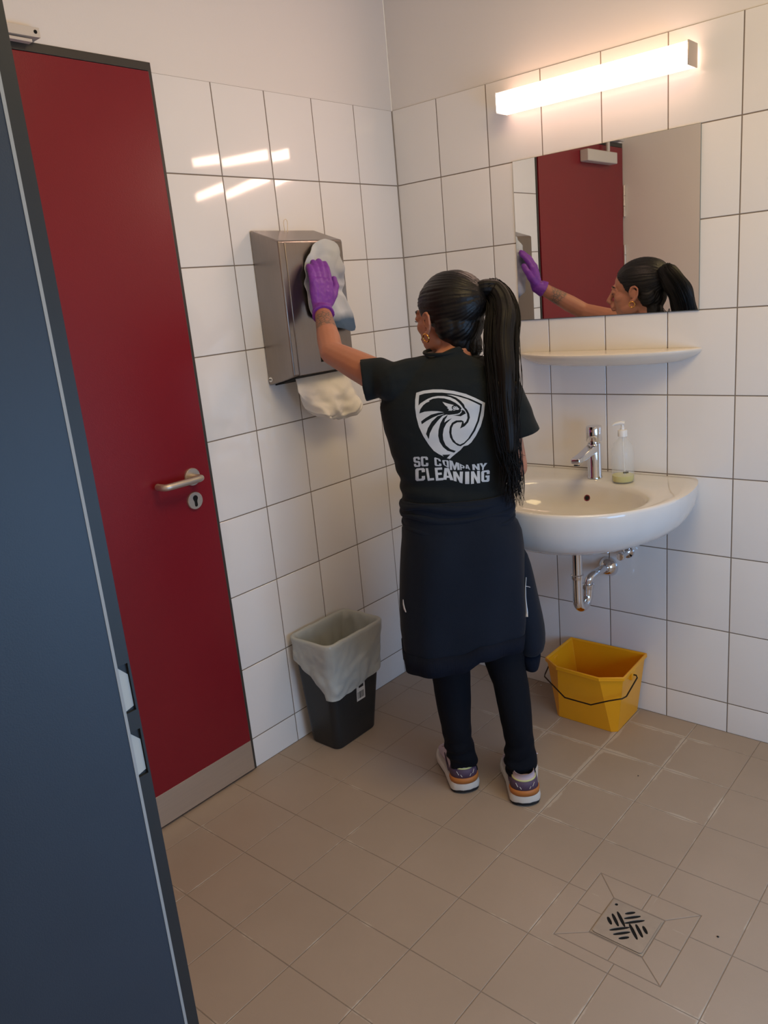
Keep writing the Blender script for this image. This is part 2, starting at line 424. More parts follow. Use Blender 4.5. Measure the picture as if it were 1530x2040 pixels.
mb.build('added_window_frame', M['whitep'], w, bevel=.003)

# doorway frame: reveal, rebate, rubber seal, strike plate
d2 = thing('door_2', (DX0, YB - .15, 0), kind='structure')
mb = MB()
YR, YS, YJ = YB + .003, YB - .0165, YB - .021      # room edge of the rebate, seal, start of the reveal
jam = [(DX0, YJ), (DX0, YB - .34), (DX0 - .045, YB - .34), (DX0 - .045, YJ)]
mb.prism(jam, lambda u, v, w_: V((u, v, w_)), 0, 2.16, 0)
mb.prism([(2 * 1.54 - u, v) for u, v in jam], lambda u, v, w_: V((u, v, w_)), 0, 2.16, 0)
mb.box((DX0, YJ, 2.11), (DX1, YB - .34, 2.16), 0)
mb.build('door_frame', M['navy'], d2)
mb = MB()
# the rebate sits level with the seal; two pockets are cut for latch and bolt
zc = [0.0, 0.842, 0.915, 0.945, 1.018, 2.12]
X0, X1r = DX0 - .045, DX0
for a, b in ((0, zc[1]), (zc[2], zc[3]), (zc[4], 2.16)): mb.box((X0, YS, a), (X1r, YR, b))
for a, b in ((zc[1], zc[2]), (zc[3], zc[4])):
    mb.box((X0, YR - .0035, a), (X1r, YR, b)); mb.box((X0, YS, a), (X1r - .0045, YR - .0035, b))
mb.box((2 * 1.54 - X1r, YS, 0), (2 * 1.54 - X0, YR, 2.16)); mb.box((DX0 - .045, YS, 2.115), (DX1 + .045, YR, 2.16))
mb.build('rebate', M['rebate'], d2)
for a, b in ((zc[1], zc[2]), (zc[3], zc[4])):
    sp = MB().prism([(YS + .0005, a + .002), (YR - .0045, a + .006), (YR - .0045, b - .018), (YS + .0005, b - .002)], lambda u, v, w_: V((w_, u, v)), X1r - .0044, X1r - .003).build('strike_pocket', M['socket'], d2)
    sp['label'] = 'pale plastic strike pocket'
for xa, xb in ((DX0 - .006, DX0 + .0008), (DX1 - .0008, DX1 + .006)):
    MB().box((xa, YJ, 0), (xb, YS, 2.11)).build('rubber_seal', M['seal'], d2)
# corridor behind the camera
mb = MB(); mb.box((-0.15, -3.8, 0), (XR + .12, -3.9, ZC)); 
tag(mb.build('wall_corridor', M['paint']), kind='structure')

# ------------------------------------------------------------ red door in the left wall
d1 = thing('door_1', (0.0, -1.45, 0), kind='structure')
mb = MB()
FT = 2.125
mb.prism([(-0.999, 0), (-0.999, FT), (-1.9, FT), (-1.9, 0), (-1.893, 0), (-1.893, 2.104), (-1.009, 2.104), (-1.009, 0)], lambda u, v, w_: V((w_, u, v)), -0.10, 0.004)
mb.build('door_frame', M['frame'], d1, bevel=.0012)
mb = MB(); mb.box((-0.10, -1.009, 0), (-0.002, -1.012, 2.104)); mb.box((-0.10, -1.009, 2.101), (-0.002, -1.89, 2.104))
mb.build('door_seal', M['sealtrim'], d1)
mb = MB(); mb.box((-0.03, -1.012, 0.009), (0.010, -1.888, 2.101))
mb.build('door_leaf', M['red'], d1, bevel=.0015)
mb = MB(); mb.box((0.0100, -1.013, 0.009), (0.0115, -1.887, 0.112))
o = mb.build('kick_plate', M['steel'], d1, bevel=.0004); o['label'] = 'brushed steel kick plate'
# handle
hd = MB(); hd.lathe([(0.001, 0), (0.026, 0), (0.026, 0.006), (0.0245, 0.008), (0.001, 0.008)], (0.010, -1.078, 1.019), (V((0, 1, 0)), V((0, 0, 1)), V((1, 0, 0))))
ho = hd.build('handle_rose', M['steel'], d1, smooth=35)
p = [(0.018, -1.078, 1.019), (0.045, -1.078, 1.019), (0.056, -1.079, 1.019), (0.060, -1.086, 1.019), (0.061, -1.10, 1.019), (0.061, -1.185, 1.019), (0.060, -1.197, 1.019), (0.054, -1.203, 1.019), (0.043, -1.204, 1.019), (0.024, -1.204, 1.019)]
MB().tube(p, 0.0098, 18).build('lever_handle', M['steel'], d1, smooth=40)
kx = MB(); kx.lathe([(0.001, 0), (0.026, 0), (0.026, 0.006), (0.0245, 0.008), (0.001, 0.008)], (0.010, -1.082, 0.948), (V((0, 1, 0)), V((0, 0, 1)), V((1, 0, 0))))
ko = kx.build('lock_rose', M['steel'], d1, smooth=35)
kh = MB()
pl = [(0.0085 * cos(a), 0.008 + 0.0085 * sin(a)) for a in [radians(t) for t in range(-35, 216, 15)]] + [(-0.0048, -0.002), (-0.005, -0.014), (-0.003, -0.0175), (0.003, -0.0175), (0.005, -0.014), (0.0048, -0.002)]
kh.prism(pl, lambda u, v, w_: V((0.018 + w_, -1.082 + u, 0.948 + v)), 0, 0.0005)
kh.build('keyhole', M['dark'], ko)
for z in (1.76, 1.46, 0.25):
    h = MB()
    for k in range(3): h.tube([(0.014, -1.893, z + .053 * k + .001), (0.014, -1.893, z + .053 * k + .051)], 0.0085, 14)
    h.build('hinge', M['steel'], d1, smooth=40)
# closer: body on the leaf, guide rail on the frame head
cl = thing('door_closer', (0.01, -1.6, 2.01), 'beige metal door closer with guide rail at the top of the red door', 'door closer')
mb = MB(); mb.prism([(-1.41, 2.008), (-1.41, 2.062), (-1.73, 2.062), (-1.73, 2.008)], lambda u, v, w_: V((w_, u, v)), 0.0105, 0.055)
mb.build('closer_body', mat('beige_closer_enamel', (206, 196, 184), .45, noise_amt=.03), cl, bevel=.004)
mb = MB()
mb.box((-0.0028, -1.316, 2.127), (0.036, -1.85, 2.148)); mb.box((-0.0028, -1.316, 2.1255), (0.003, -1.85, 2.127))
rl = mb.build('guide_rail', bpy.data.materials['beige_closer_enamel'], cl, bevel=.0015)
MB().lathe([(0.0005, 0), (0.0042, 0), (0.0042, 0.0006), (0.0005, 0.0006)], (0.0361, -1.327, 2.138), (V((0, 1, 0)), V((0, 0, 1)), V((1, 0, 0)))).build('screw_hole', M['dark'], rl)
mb = MB(); mb.hexa([(0.012, -1.335, 2.1165), (0.030, -1.335, 2.1165), (0.040, -1.68, 2.1165), (0.024, -1.68, 2.1165)], [(0.012, -1.335, 2.1235), (0.030, -1.335, 2.1235), (0.040, -1.68, 2.1235), (0.024, -1.68, 2.1235)])
mb.tube([(0.032, -1.67, 2.06), (0.032, -1.67, 2.12)], 0.010, 16)
mb.build('closer_arm', bpy.data.materials['beige_closer_enamel'], cl, bevel=.001)

# ------------------------------------------------------------ mirror, lamp, shelf
mb = MB(); mb.box((0.487, -0.0008, 1.354), (1.089, -0.0055, 1.8545), 0)
mr = thing('wall_mirror', (0.788, 0, 1.354), 'frameless rectangular wall mirror above the white shelf', 'mirror')
mb.build('glass_edge', M['mirredge'], mr)
MB().add([(0.4875, -0.0057, 1.3545), (1.0885, -0.0057, 1.3545), (1.0885, -0.0057, 1.854), (0.4875, -0.0057, 1.854)], [(0, 1, 2, 3)]).build('mirror_face', M['mirror'], mr)

lp = thing('wall_lamp', (0.78, 0, 1.99), 'lit bar lamp with opal diffuser mounted above the mirror', 'lamp')
MB().box((0.50, 0.001, 2.000), (1.06, -0.018, 2.040)).build('mounting_rail', M['whitep'], lp, bevel=.002)
mb = MB(); prf = [(-0.018, 1.9925), (-0.076, 1.9925), (-0.080, 1.9965), (-0.080, 2.0455), (-0.076, 2.0495), (-0.018, 2.0495)]
mb.prism(prf, lambda u, v, w_: V((w_, u, v)), 0.4845, 1.0775)
df = mb.build('diffuser', [M['glow'], M['glowside']], lp)
for p_ in df.data.polygons: p_.material_index = 0 if p_.normal.y < -.9 else 1
for xa, xb in ((0.4815, 0.484), (1.078, 1.0815)):
    mb = MB(); mb.prism([(-0.016, 1.991), (-0.0815, 1.991), (-0.0815, 2.051), (-0.016, 2.051)], lambda u, v, w_: V((w_, u, v)), xa, xb)
    o = mb.build('end_cap', M['lampcap'] if xa > 1 else M['whitep'], lp, bevel=.001)

def lerp(a, b, t): return a + (b - a) * t
def shelf():
    n = 48; cx = 0.792; hw = 0.306; mb = MB(); rs = []
    def outline(s, dmax, z):
        top = []
        for i in range(n + 1):
            t = -1 + 2 * i / n
            t = math.copysign(abs(t) ** 0.8, t) if abs(t) > 1e-6 else 0
            top.append(V((cx + t * hw * s, -0.001 - dmax * max(0, 1 - abs(t) ** 2.3) ** 0.8, z)))
        return top
    lay = [(0.60, 0.045, 1.196), (0.80, 0.085, 1.203), (0.93, 0.118, 1.217), (0.985, 0.131, 1.228), (1.0, 0.136, 1.236), (0.998, 0.135, 1.2395), (0.99, 0.131, 1.241), (0.95, 0.115, 1.2415), (0.85, 0.07, 1.2418)]
    for s_, d, z in lay:
        rs.append(outline(s_, d, z + 0.004))
    mb.rings([list(r) for r in rs], True, True)
    return tag(mb.build('ceramic_shelf', M['shelf'], origin=(cx, 0, 1.2), smooth=50), 'narrow curved cream ceramic shelf on the tiles below the mirror', 'shelf')
shelf()

# ------------------------------------------------------------ washbasin
SC = V((0.788, -0.27))
half = [(0.0, 0.302), (0.04, 0.320), (0.08, 0.332), (0.15, 0.342), (0.2, 0.345), (0.25, 0.341), (0.3, 0.331), (0.35, 0.314), (0.39, 0.294), (0.43, 0.268), (0.46, 0.243), (0.49, 0.207), (0.515, 0.166), (0.53, 0.128), (0.54, 0.090), (0.545, 0.055), (0.547, 0.0)]
poly = [(SC.x + w_, -y) for y, w_ in half] + [(SC.x - w_, -y) for y, w_ in reversed(half[:-1])]
def ray2(c, a, pl):
    d = V((cos(a), sin(a))); best = 0
    for i in range(len(pl)):
        p = V(pl[i]) - c; q = V(pl[(i + 1) % len(pl)]) - c; e = q - p
        den = d.x * e.y - d.y * e.x
        if abs(den) < 1e-12: continue
        t = (p.x * e.y - p.y * e.x) / den; s_ = (p.x * d.y - p.y * d.x) / den
        if -1e-6 <= s_ <= 1 + 1e-6 and t > best: best = t
    return best
def basin():
    n = 128; A = [2 * pi * k / n for k in range(n)]
    R0 = [ray2(SC, a, poly) for a in A]
    out = [V((SC.x + r * cos(a), SC.y + r * sin(a))) for a, r in zip(A, R0)]
    rs = []
    def ring(sx, sy, z, zb=None):  # scaled about the wall centre
        r = []
        for p in out:
            x = SC.x + (p.x - SC.x) * sx; y = -0.001 + p.y * sy
            r.append(V((x, min(y, -0.001), z)))
        return r
    rs += [ring(0.25, 0.40, 0.692), ring(0.42, 0.60, 0.692), ring(0.60, 0.75, 0.698), ring(0.76, 0.87, 0.711), ring(0.87, 0.935, 0.732), ring(0.94, 0.972, 0.759), ring(0.98, 0.990, 0.79), ring(0.997, 0.998, 0.822), ring(1.0, 1.0, 0.842), ring(0.998, 0.997, 0.8485)]
    # rim lip, deck and bowl
    bc = V((0.788, -0.315)); bx, by = 0.262, 0.190
    bowl = []
    for p, a in zip(out, A):
        d = V((p.x - bc.x, p.y - bc.y)); th = math.atan2(d.y / by, d.x / bx); bowl.append((th, p))
    def mixr(t, z, drop=0):
        r = []
        for th, p in bowl:
            e = V((bc.x + bx * math.copysign(abs(cos(th)) ** 0.92, cos(th)), bc.y + by * math.copysign(abs(sin(th)) ** 0.92, sin(th))))
            q = V((p.x, p.y)).lerp(e, t)
            r.append(V((q.x, min(q.y, -0.002), z)))
        return r
    rs += [mixr(0.10, 0.8515), mixr(0.25, 0.851), mixr(0.35, 0.8475), mixr(0.55, 0.8455), mixr(0.8, 0.8445), mixr(0.93, 0.843)]
    def br(s_, z):
        return [V((bc.x + bx * s_ * math.copysign(abs(cos(th)) ** 0.92, cos(th)), bc.y + 0.02 * (1 - s_) + by * s_ * math.copysign(abs(sin(th)) ** 0.92, sin(th)), z)) for th, p in bowl]
    for s_, z in ((1.0, 0.838), (0.975, 0.826), (0.95, 0.805), (0.91, 0.785), (0.84, 0.763), (0.72, 0.744), (0.5, 0.731), (0.25, 0.726), (0.09, 0.7245)): rs.append(br(s_, z))
    mb = MB().rings(rs, True, True)
    b = thing('washbasin', (0.788, 0, 0.66), 'white ceramic washbasin with rounded front fixed to the tiled wall', 'sink')
    bo = mb.build('basin', M['ceramic'], b, smooth=60)
    return b, bo
wbn, bas = basin()
bvh = BVHTree.FromPolygons([v.co + V(wbn['_o']) for v in bas.data.vertices], [tuple(p.vertices) for p in bas.data.polygons])
def at_ray(u, v):
    return (CR * ((u - 765) / FPX) - CU * ((v - 1020) / FPX) - CB).normalized()
hit, nor, _, _ = bvh.ray_cast(CP, at_ray(1170, 992))
if hit is not None:
    if nor.dot(at_ray(1170, 992)) > 0: nor = -nor
    t1 = nor.orthogonal().normalized(); t2 = nor.cross(t1)
    o = MB().lathe([(0.0075, 0.0), (0.0105, 0.0), (0.0105, 0.0018), (0.0075, 0.0018)], hit, (t1, t2, nor), closed=True).build('overflow_ring', M['chrome'], wbn, smooth=40)
    MB().lathe([(0.0005, 0.0003), (0.0078, 0.0003), (0.0078, 0.0008), (0.0005, 0.0008)], hit, (t1, t2, nor)).build('overflow_hole', M['black'], wbn)
# drain plug fitting in the bowl
MB().lathe([(0.001, 0.7255), (0.024, 0.7255), (0.024, 0.728), (0.020, 0.729), (0.001, 0.7295)], (0.788, -0.295, 0)).build('waste_plug', M['chrome'], wbn, smooth=40)

# faucet
fc = thing('faucet', (0.788, -0.08, 0.846), 'chrome single lever faucet on the back of the washbasin', 'faucet')
mb = MB()
mb.lathe([(0.001, 0.8455), (0.0245, 0.8455), (0.0245, 0.850), (0.0225, 0.853), (0.0222, 0.955), (0.021, 0.960), (0.001, 0.960)], (0.788, -0.08, 0), n=8 * 4)
mb.build('faucet_body', M['chrome'], fc, smooth=35)
mb = MB(); mb.rings([[V((0.788 + w_ * sx, y, z + h * sz)) for sx, sz in ((-1, -1), (1, -1), (1, 1), (-1, 1))] for y, z, w_, h in ((-0.085, 0.946, .017, .014), (-0.12, 0.940, .0165, .012), (-0.17, 0.931, .016, .010), (-0.212, 0.925, .0155, .0095))])
mb.build('spout', M['chrome'], fc, bevel=.004, seg=3)
MB().lathe([(0.001, 0), (0.0095, 0), (0.0095, 0.006), (0.001, 0.006)], (0.788, -0.20, 0.912)).build('aerator', M['black'], fc, smooth=40)
mb = MB(); mb.lathe([(0.001, 0.9605), (0.018, 0.9605), (0.018, 0.966), (0.001, 0.966)], (0.788, -0.08, 0))
mb.build('collar', M['chrome'], fc, smooth=35)
mb = MB(); mb.lathe([(0.001, 0.9665), (0.0240, 0.9665), (0.0252, 0.969), (0.0252, 1.010), (0.0235, 1.015), (0.001, 1.016)], (0.788, -0.08, 0), n=40)
mb.build('lever', M['chrome'], fc, smooth=35)

# soap bottle
sb = thing('soap_bottle', (0.893, -0.098, 0.8458), 'clear pump bottle with a little yellow soap beside the faucet', 'soap bottle')
c = (0.893, -0.098, 0.8462)
outp = [(0.001, 0), (0.032, 0), (0.0345, 0.004), (0.0345, 0.088), (0.033, 0.104), (0.027, 0.121), (0.0155, 0.135), (0.0125, 0.138), (0.0125, 0.148)]
inn = [(r - 0.0012, h) for r, h in reversed(outp[2:])] + [(0.031, 0.0016), (0.001, 0.0015)]
MB().lathe(outp + inn, c, n=40).build('bottle', M['pet'], sb, smooth=50)
MB().lathe([(0.001, 0.002), (0.0305, 0.002), (0.0328, 0.005), (0.0328, 0.021), (0.001, 0.021)], c, n=40).build('soap', M['liquid'], sb, smooth=50)
mb = MB(); mb.lathe([(0.001, 0.144), (0.0145, 0.144), (0.0145, 0.162), (0.0135, 0.164), (0.006, 0.165), (0.006, 0.172), (0.0045, 0.173), (0.0045, 0.184), (0.001, 0.184)], c, n=24)
c_ = V(c); mb.tube([c_ + V((0.006, 0.002, 0.184)), c_ + V((-0.004, -0.002, 0.186)), c_ + V((-0.018, -0.010, 0.184)), c_ + V((-0.026, -0.014, 0.179))], [0.0065, 0.0062, 0.0048, 0.0036], 12)
mb.build('pump', M['whitep'], sb, smooth=45)
MB().tube([c_ + V((0, 0, 0.144)), c_ + V((0.002, 0.001, 0.08)), c_ + V((0.006, 0.003, 0.006))], 0.0022, 8).build('dip_tube', M['whitep'], sb, smooth=60)
mb = MB()
for k in range(4):
    a = radians(-62 + 7 * k); mb.box((c[0] + .0348 * cos(a) - .0012, c[1] + .0348 * sin(a) - .001, c[2] + .033), (c[0] + .0348 * cos(a) + .0012, c[1] + .0348 * sin(a) + .001, c[2] + .038))
mb.build('printed_mark', M['ink'], sb)

# trap and valve
tp = thing('drain_trap', (0.785, -0.2, 0.42), 'chrome bottle-neck drain pipe under the washbasin bending back to the wall', 'drain pipe')
mb = MB(); r = 0.0172
down = [(0.781, -0.205, 0.694), (0.781, -0.205, 0.58), (0.781, -0.205, 0.47)]
U = [(0.781, -0.170 - 0.035 * cos(radians(a)), 0.462 - 0.035 * sin(radians(a))) for a in range(0, 181, 15)]
up = [(0.782, -0.135, 0.478)]
mb.tube(down + U + up, r, 20)
mb.build('trap_bend', M['chrome'], tp, smooth=60)
pa = [(0.782, -0.135, 0.47), (0.783, -0.135, 0.505)] + [(0.784 + .010 * (a / 90), -0.135 + 0.05 * (1 - cos(radians(a))), 0.505 + 0.017 * sin(radians(a))) for a in range(10, 80, 10)] + [(0.793, -0.070, 0.522), (0.793, -0.035, 0.517), (0.793, -0.005, 0.514)]
MB().tube(pa, 0.0135, 20).build('outlet_pipe', M['chrome'], tp, smooth=60)
for c_, rr in (((0.781, -0.205, 0.543), .021), ((0.782, -0.135, 0.487), .0205)):
    MB().lathe([(0.014, -0.009), (rr - .002, -0.009), (rr - .001, -0.002), (rr, 0.0), (rr, 0.006), (rr - .003, 0.009), (0.014, 0.009)], c_, n=32).build('coupling_nut', M['chrome'], tp, smooth=35)
MB().lathe([(0.014, -0.012), (0.019, -0.012), (0.026, -0.002), (0.026, 0.004), (0.014, 0.004)], (0.781, -0.205, 0.684), n=32).build('waste_flange', M['chrome'], tp, smooth=35)
mb = MB().lathe([(0.010, 0.030), (0.0165, 0.030), (0.022, 0.025), (0.030, 0.015), (0.034, 0.006), (0.0345, 0.0), (0.010, 0.0)], (0.793, -0.001, 0.514), (V((1, 0, 0)), V((0, 0, 1)), V((0, -1, 0))), n=40)
mb.build('wall_rosette', M['chrome'], tp, smooth=50)
MB().lathe([(0.001, -0.004), (0.010, -0.004), (0.010, 0.008), (0.001, 0.008)], (0.781, -0.152, 0.447), (V((1, 0, 0)), V((0, .8, .6)), V((0, -.6, .8))), n=20).build('clean_out_plug', M['chrome'], tp, smooth=35)
av = thing('angle_valve', (0.862, 0, 0.59), 'small chrome angle valve on the wall right of the drain pipe', 'valve')
mb = MB(); ax = (V((1, 0, 0)), V((0, 0, 1)), V((0, -1, 0)))
mb.lathe([(0.001, 0), (0.023, 0), (0.021, 0.006), (0.012, 0.008), (0.011, 0.04), (0.001, 0.04)], (0.862, -0.001, 0.577), ax, n=24)
mb.tube([(0.862, -0.038, 0.577), (0.862, -0.038, 0.70)], 0.006, 12)
mb.build('valve_body', M['chrome'], av, smooth=40)
MB().lathe([(0.001, 0.04), (0.013, 0.04), (0.0145, 0.044), (0.0145, 0.060), (0.012, 0.064), (0.001, 0.064)], (0.862, -0.001, 0.577), ax, n=10).build('valve_knob', M['chrome'], av, smooth=25)

# ------------------------------------------------------------ paper towel dispenser
ds = thing('paper_towel_dispenser', (0, -0.595, 1.235), 'brushed steel paper towel dispenser on the left tiled wall', 'towel dispenser')
ya, yb = -0.457, -0.731
f = lambda u, v, w_: V((u, w_, v))
mb = MB()
side = [(0.002, 1.235), (0.002, 1.703), (0.124, 1.660), (0.124, 1.263), (0.075, 1.250)]
mb.prism(side, f, yb, ya)
mb.build('housing', M['steelv'], ds, bevel=.005, seg=4)
mb = MB(); mb.box((0.1205, yb + .022, 1.262), (0.1265, ya - .004, 1.655)); mb.build('front_cover', M['steelv'], ds, bevel=.002)
MB().box((0.1266, -0.611, 1.293), (0.1271, -0.600, 1.325)).build('level_slot', M['dark'], ds)
MB().lathe([(0.001, 0), (0.0078, 0), (0.0078, 0.0015), (0.001, 0.002)], (0.014, yb - .0001, 1.254), (V((1, 0, 0)), V((0, 0, 1)), V((0, -1, 0))), n=24).build('side_lock', M['whitep'], ds, smooth=30)
MB().box((0.008, yb - .0026, 1.2525), (0.020, yb - .002, 1.2555)).build('lock_slot', M['ink'], ds)
mb = MB(); mb.prism([(0.01, 1.2325), (0.075, 1.247), (0.12, 1.2600), (0.12, 1.2635), (0.01, 1.240)], f, yb + .02, ya - .02); mb.build('outlet_slot', M['dark'], ds)
ck = thing('key_loop', (0.03, -0.602, 1.692), 'thin pale wire loop standing up on top of the dispenser', 'wire loop')
MB().tube([(0.030, -0.611, 1.694), (0.030, -0.612, 1.722), (0.030, -0.609, 1.730), (0.030, -0.602, 1.733), (0.030, -0.597, 1.729), (0.030, -0.596, 1.720), (0.030, -0.600, 1.694)], 0.0011, 8).build('loop', mat('pale_wire', (226, 208, 176), .4, noise_amt=.04), ck, smooth=60)
def towel():
    mb = MB(); n = 34; m = 26
    def P(i, j, off):
        s_ = i / n; t = j / m
        yL, yR = lerp(-0.690, -0.700, min(1, t * 2)), lerp(-0.470, -0.425, t)
        if t > 0.55: yL = lerp(-0.700, -0.672, (t - .55) / .45)
        y = lerp(yL, yR, s_)
        ks = [(0, 1.172), (.06, 1.150), (.2, 1.128), (.45, 1.108), (.75, 1.098), (.88, 1.104), (1, 1.136)]
        zb = next(lerp(a[1], b[1], (s_ - a[0]) / (b[0] - a[0])) for a, b in zip(ks, ks[1:]) if s_ <= b[0] + 1e-9)
        zb += 0.006 * noise.noise(V((s_ * 9, 3, 0)))
        z = lerp(1.256, zb, t)
        x = 0.082 + 0.018 * sin(t * 2.4) + t * (0.010 * sin(s_ * 9 + t * 5) + 0.007 * sin(s_ * 19 - 4 * t) + .008 * noise.noise(V((s_ * 9, t * 7, 4)))) + 0.016 * t * t * noise.noise(V((s_ * 4, t * 4, 1)))
        return V((x + off, y, z))
    for off in (0, 0.0012):
        mb.add([P(i, j, off) for i in range(n + 1) for j in range(m + 1)], [(i * (m + 1) + j, (i + 1) * (m + 1) + j, (i + 1) * (m + 1) + j + 1, i * (m + 1) + j + 1) for i in range(n) for j in range(m)])
    # second ply slightly shifted
    mb.add([P(i, j, -0.010) + V((0, 0.018, -0.012 * j / m)) for i in range(n + 1) for j in range(m + 1)], [(i * (m + 1) + j, (i + 1) * (m + 1) + j, (i + 1) * (m + 1) + j + 1, i * (m + 1) + j + 1) for i in range(n) for j in range(m)])
    return tag(mb.build('paper_towel', M['paper'], origin=(0.08, -0.57, 1.1), smooth=180, solid=.0006), 'crumpled white paper towel hanging out of the dispenser', 'paper towel')
towel()

# ------------------------------------------------------------ waste bin with liner
def rrect(x0, x1, y0, y1, r, z, n=8):
    pts = []
    for cx, cy, a0 in ((x1 - r, y1 - r, 0), (x0 + r, y1 - r, 90), (x0 + r, y0 + r, 180), (x1 - r, y0 + r, 270)):
        for k in range(n + 1):
            a = radians(a0 + 90 * k / n); pts.append((cx + r * cos(a), cy + r * sin(a), z))
    out = []
    N = len(pts)
    for i in range(N):  # extra points on the straight sides
        p = V(pts[i]); q = V(pts[(i + 1) % N]); out.append(p)
        if (q - p).length > 0.03:
            for k in range(1, 24): out.append(p.lerp(q, k / 24))
    return out
bn = thing('waste_bin', (0.105, -0.67, 0), 'charcoal plastic waste bin lined with a grey bag under the dispenser', 'waste bin')
def binring(t, z, off=0.0):
    x0 = lerp(0.036, 0.020, t) - off; x1 = lerp(0.172, 0.202, t) + off; y0 = lerp(-0.778, -0.800, t) - off; y1 = lerp(-0.578, -0.528, t) + off
    return rrect(x0, x1, y0, y1, lerp(0.026, 0.028, t) + off * .6, z)
mb = MB(); rs = [binring(0.0, 0.004, -0.008), binring(0, 0.0, -0.003), binring(0.02, 0.006)] + [binring(t, 0.385 * t) for t in (0.2, 0.4, 0.6, 0.8, 1.0)] + [binring(1.0, 0.388, 0.003), binring(1.0, 0.392, 0.001), binring(1.0, 0.390, -0.003), binring(0.5, 0.2, -0.003), binring(0.03, 0.012, -0.003)]
mb.rings(rs); mb.build('bin_body', M['bin'], bn, smooth=50)
def liner():
    mb = MB(); base = binring(1.0, 0.0, 0.0); N = len(base); c = V((0.108, -0.665))
    def hem(p):
        # depth of the overhang around the rim, deepest round the near corner
        wob_ = 0.006 * noise.noise(V((p.x * 20, p.y * 20, 2)))
        if p.x > 0.17: return 0.196 - 0.030 * max(0, (p.y + 0.72) / 0.19) ** 1.6 + wob_
        if p.y < -0.78: return lerp(0.074, 0.196, max(0, min(1, (p.x - 0.02) / 0.17)) ** 1.5) + wob_
        return lerp(0.075, 0.150, (p.x - 0.02) / 0.17) + wob_
    R_ = []
    prof_ = [(-1, k / 22) for k in range(22, 0, -1)]
    for _, k in prof_:
        ring = []
        for i, p in enumerate(base):
            h = hem(p) * k; z = 0.396 - h; t = z / 0.385
            q = binring(min(1.0, t), z, 0.0085)[i]
            w_ = noise.noise(V((q.x * 14, q.y * 14, q.z * 12))) * 0.008 * min(1, k * 2) + abs(noise.noise(V((q.x * 22 + q.z * 18, q.y * 22 - q.z * 14, q.z * 9)))) * 0.011 * min(1, k * 1.6) - .002 + noise.noise(V((q.x * 60, q.y * 60, q.z * 45))) * 0.002
            d = V((q.x - c.x, q.y - c.y, 0)).normalized()
            q = q + d * w_; q.x = max(q.x, 0.006); ring.append(q)
        R_.append(ring)
    for off, z in ((0.0075, 0.398), (0.003, 0.403), (-0.003, 0.402), (-0.007, 0.396)):
        R_.append([p + V((0, 0, 0.0022 * noise.noise(V((p.x * 25, p.y * 25, 5))))) for p in binring(1.0, z, off)])
    for z, sh in ((0.385, .15), (0.37, 0.3), (0.35, .45), (0.33, .6), (.31, .8), (0.29, 1), (.265, 1.1), (0.24, 1.2), (.21, 1.35), (0.18, 1.5), (.15, 1.8), (0.12, 2.0), (.09, 2.2), (0.06, 2.4)):
        ring = []
        for i, p in enumerate(binring(z / 0.385, z, -0.008)):
            d = V((p.x - c.x, p.y - c.y, 0)).normalized()
            w_ = abs(noise.noise(V((p.x * 16, p.y * 16, z * 4 + 9)))) * 0.022 * sh + abs(noise.noise(V((p.x * 38, p.y * 38, z * 14)))) * 0.008
            ring.append(p - d * w_)
        R_.append(ring)
    mb.rings(R_, cap0=False, cap1=True)
    return mb.build('bin_liner', M['liner'], bn, smooth=180)
lo = liner(); lo['label'] = 'grey plastic bag folded over the rim'
def onbin(y, z, off): t = z / .385; return V((lerp(0.172, 0.202, t) + off, y, z))
mb = MB(); q = [onbin(-0.676, 0.142, .0004), onbin(-0.634, 0.142, .0004), onbin(-0.634, 0.225, .0004), onbin(-0.676, 0.225, .0004)]
mb.hexa(q, [p + V((.0006, 0, 0)) for p in q]); lb = mb.build('label', M['label'], bn)
mb = MB(); q = [onbin(-0.665, 0.190, .0011), onbin(-0.642, 0.190, .0011), onbin(-0.642, 0.213, .0011), onbin(-0.665, 0.213, .0011)]; mb.hexa(q, [p + V((.0002, 0, 0)) for p in q])
y = -0.672; rr = random.Random(2)
while y < -0.640:
    w_ = rr.choice((.0008, .0014, .0022)); q = [onbin(y, 0.150, .0011), onbin(y + w_, 0.150, .0011), onbin(y + w_, 0.176, .0011), onbin(y, 0.176, .0011)]
    mb.hexa(q, [p + V((.0002, 0, 0)) for p in q]); y += w_ + rr.choice((.0012, .002))
mb.build('barcode', M['ink'], lb)

# ------------------------------------------------------------ yellow bucket
bk = thing('bucket', (0.79, -0.12, 0), 'yellow rectangular mop bucket on the floor under the washbasin', 'bucket')
top = [(0.650, -0.016), (0.926, -0.010), (0.934, -0.204), (0.868, -0.245), (0.716, -0.241), (0.652, -0.200)]
bot = [(0.682, -0.024), (0.899, -0.018), (0.902, -0.181), (0.884, -0.194), (0.690, -0.193), (0.678, -0.184)]
def bring(t, z, off=0.0):
    pl = [(lerp(b[0], a[0], t), lerp(b[1], a[1], t)) for a, b in zip(top, bot)]
    return [V((x, y, z)) for x, y in offset_poly(pl, -off)]
mb = MB(); mb.rings([bring(0, 0.0), bring(0.93, 0.207), bring(0.93, .2071, .006), bring(1.0, .2215, .004), bring(1.0, .2225, 0.0), bring(.97, .217, -.0035), bring(0.02, 0.004, -.003)])
mb.build('bucket_body', M['yellow'], bk, bevel=.0022, seg=3, smooth=9)
hp = [(0.930, -0.128, 0.196), (0.944, -0.128, 0.197), (0.950, -0.134, 0.192), (0.952, -0.222, 0.166), (0.944, -0.236, 0.162), (0.905, -0.253, 0.151), (0.850, -0.268, 0.128), (0.752, -0.262, 0.124), (0.664, -0.238, 0.168), (0.640, -0.195, 0.150), (0.644, -0.160, 0.184), (0.656, -0.152, 0.190)]
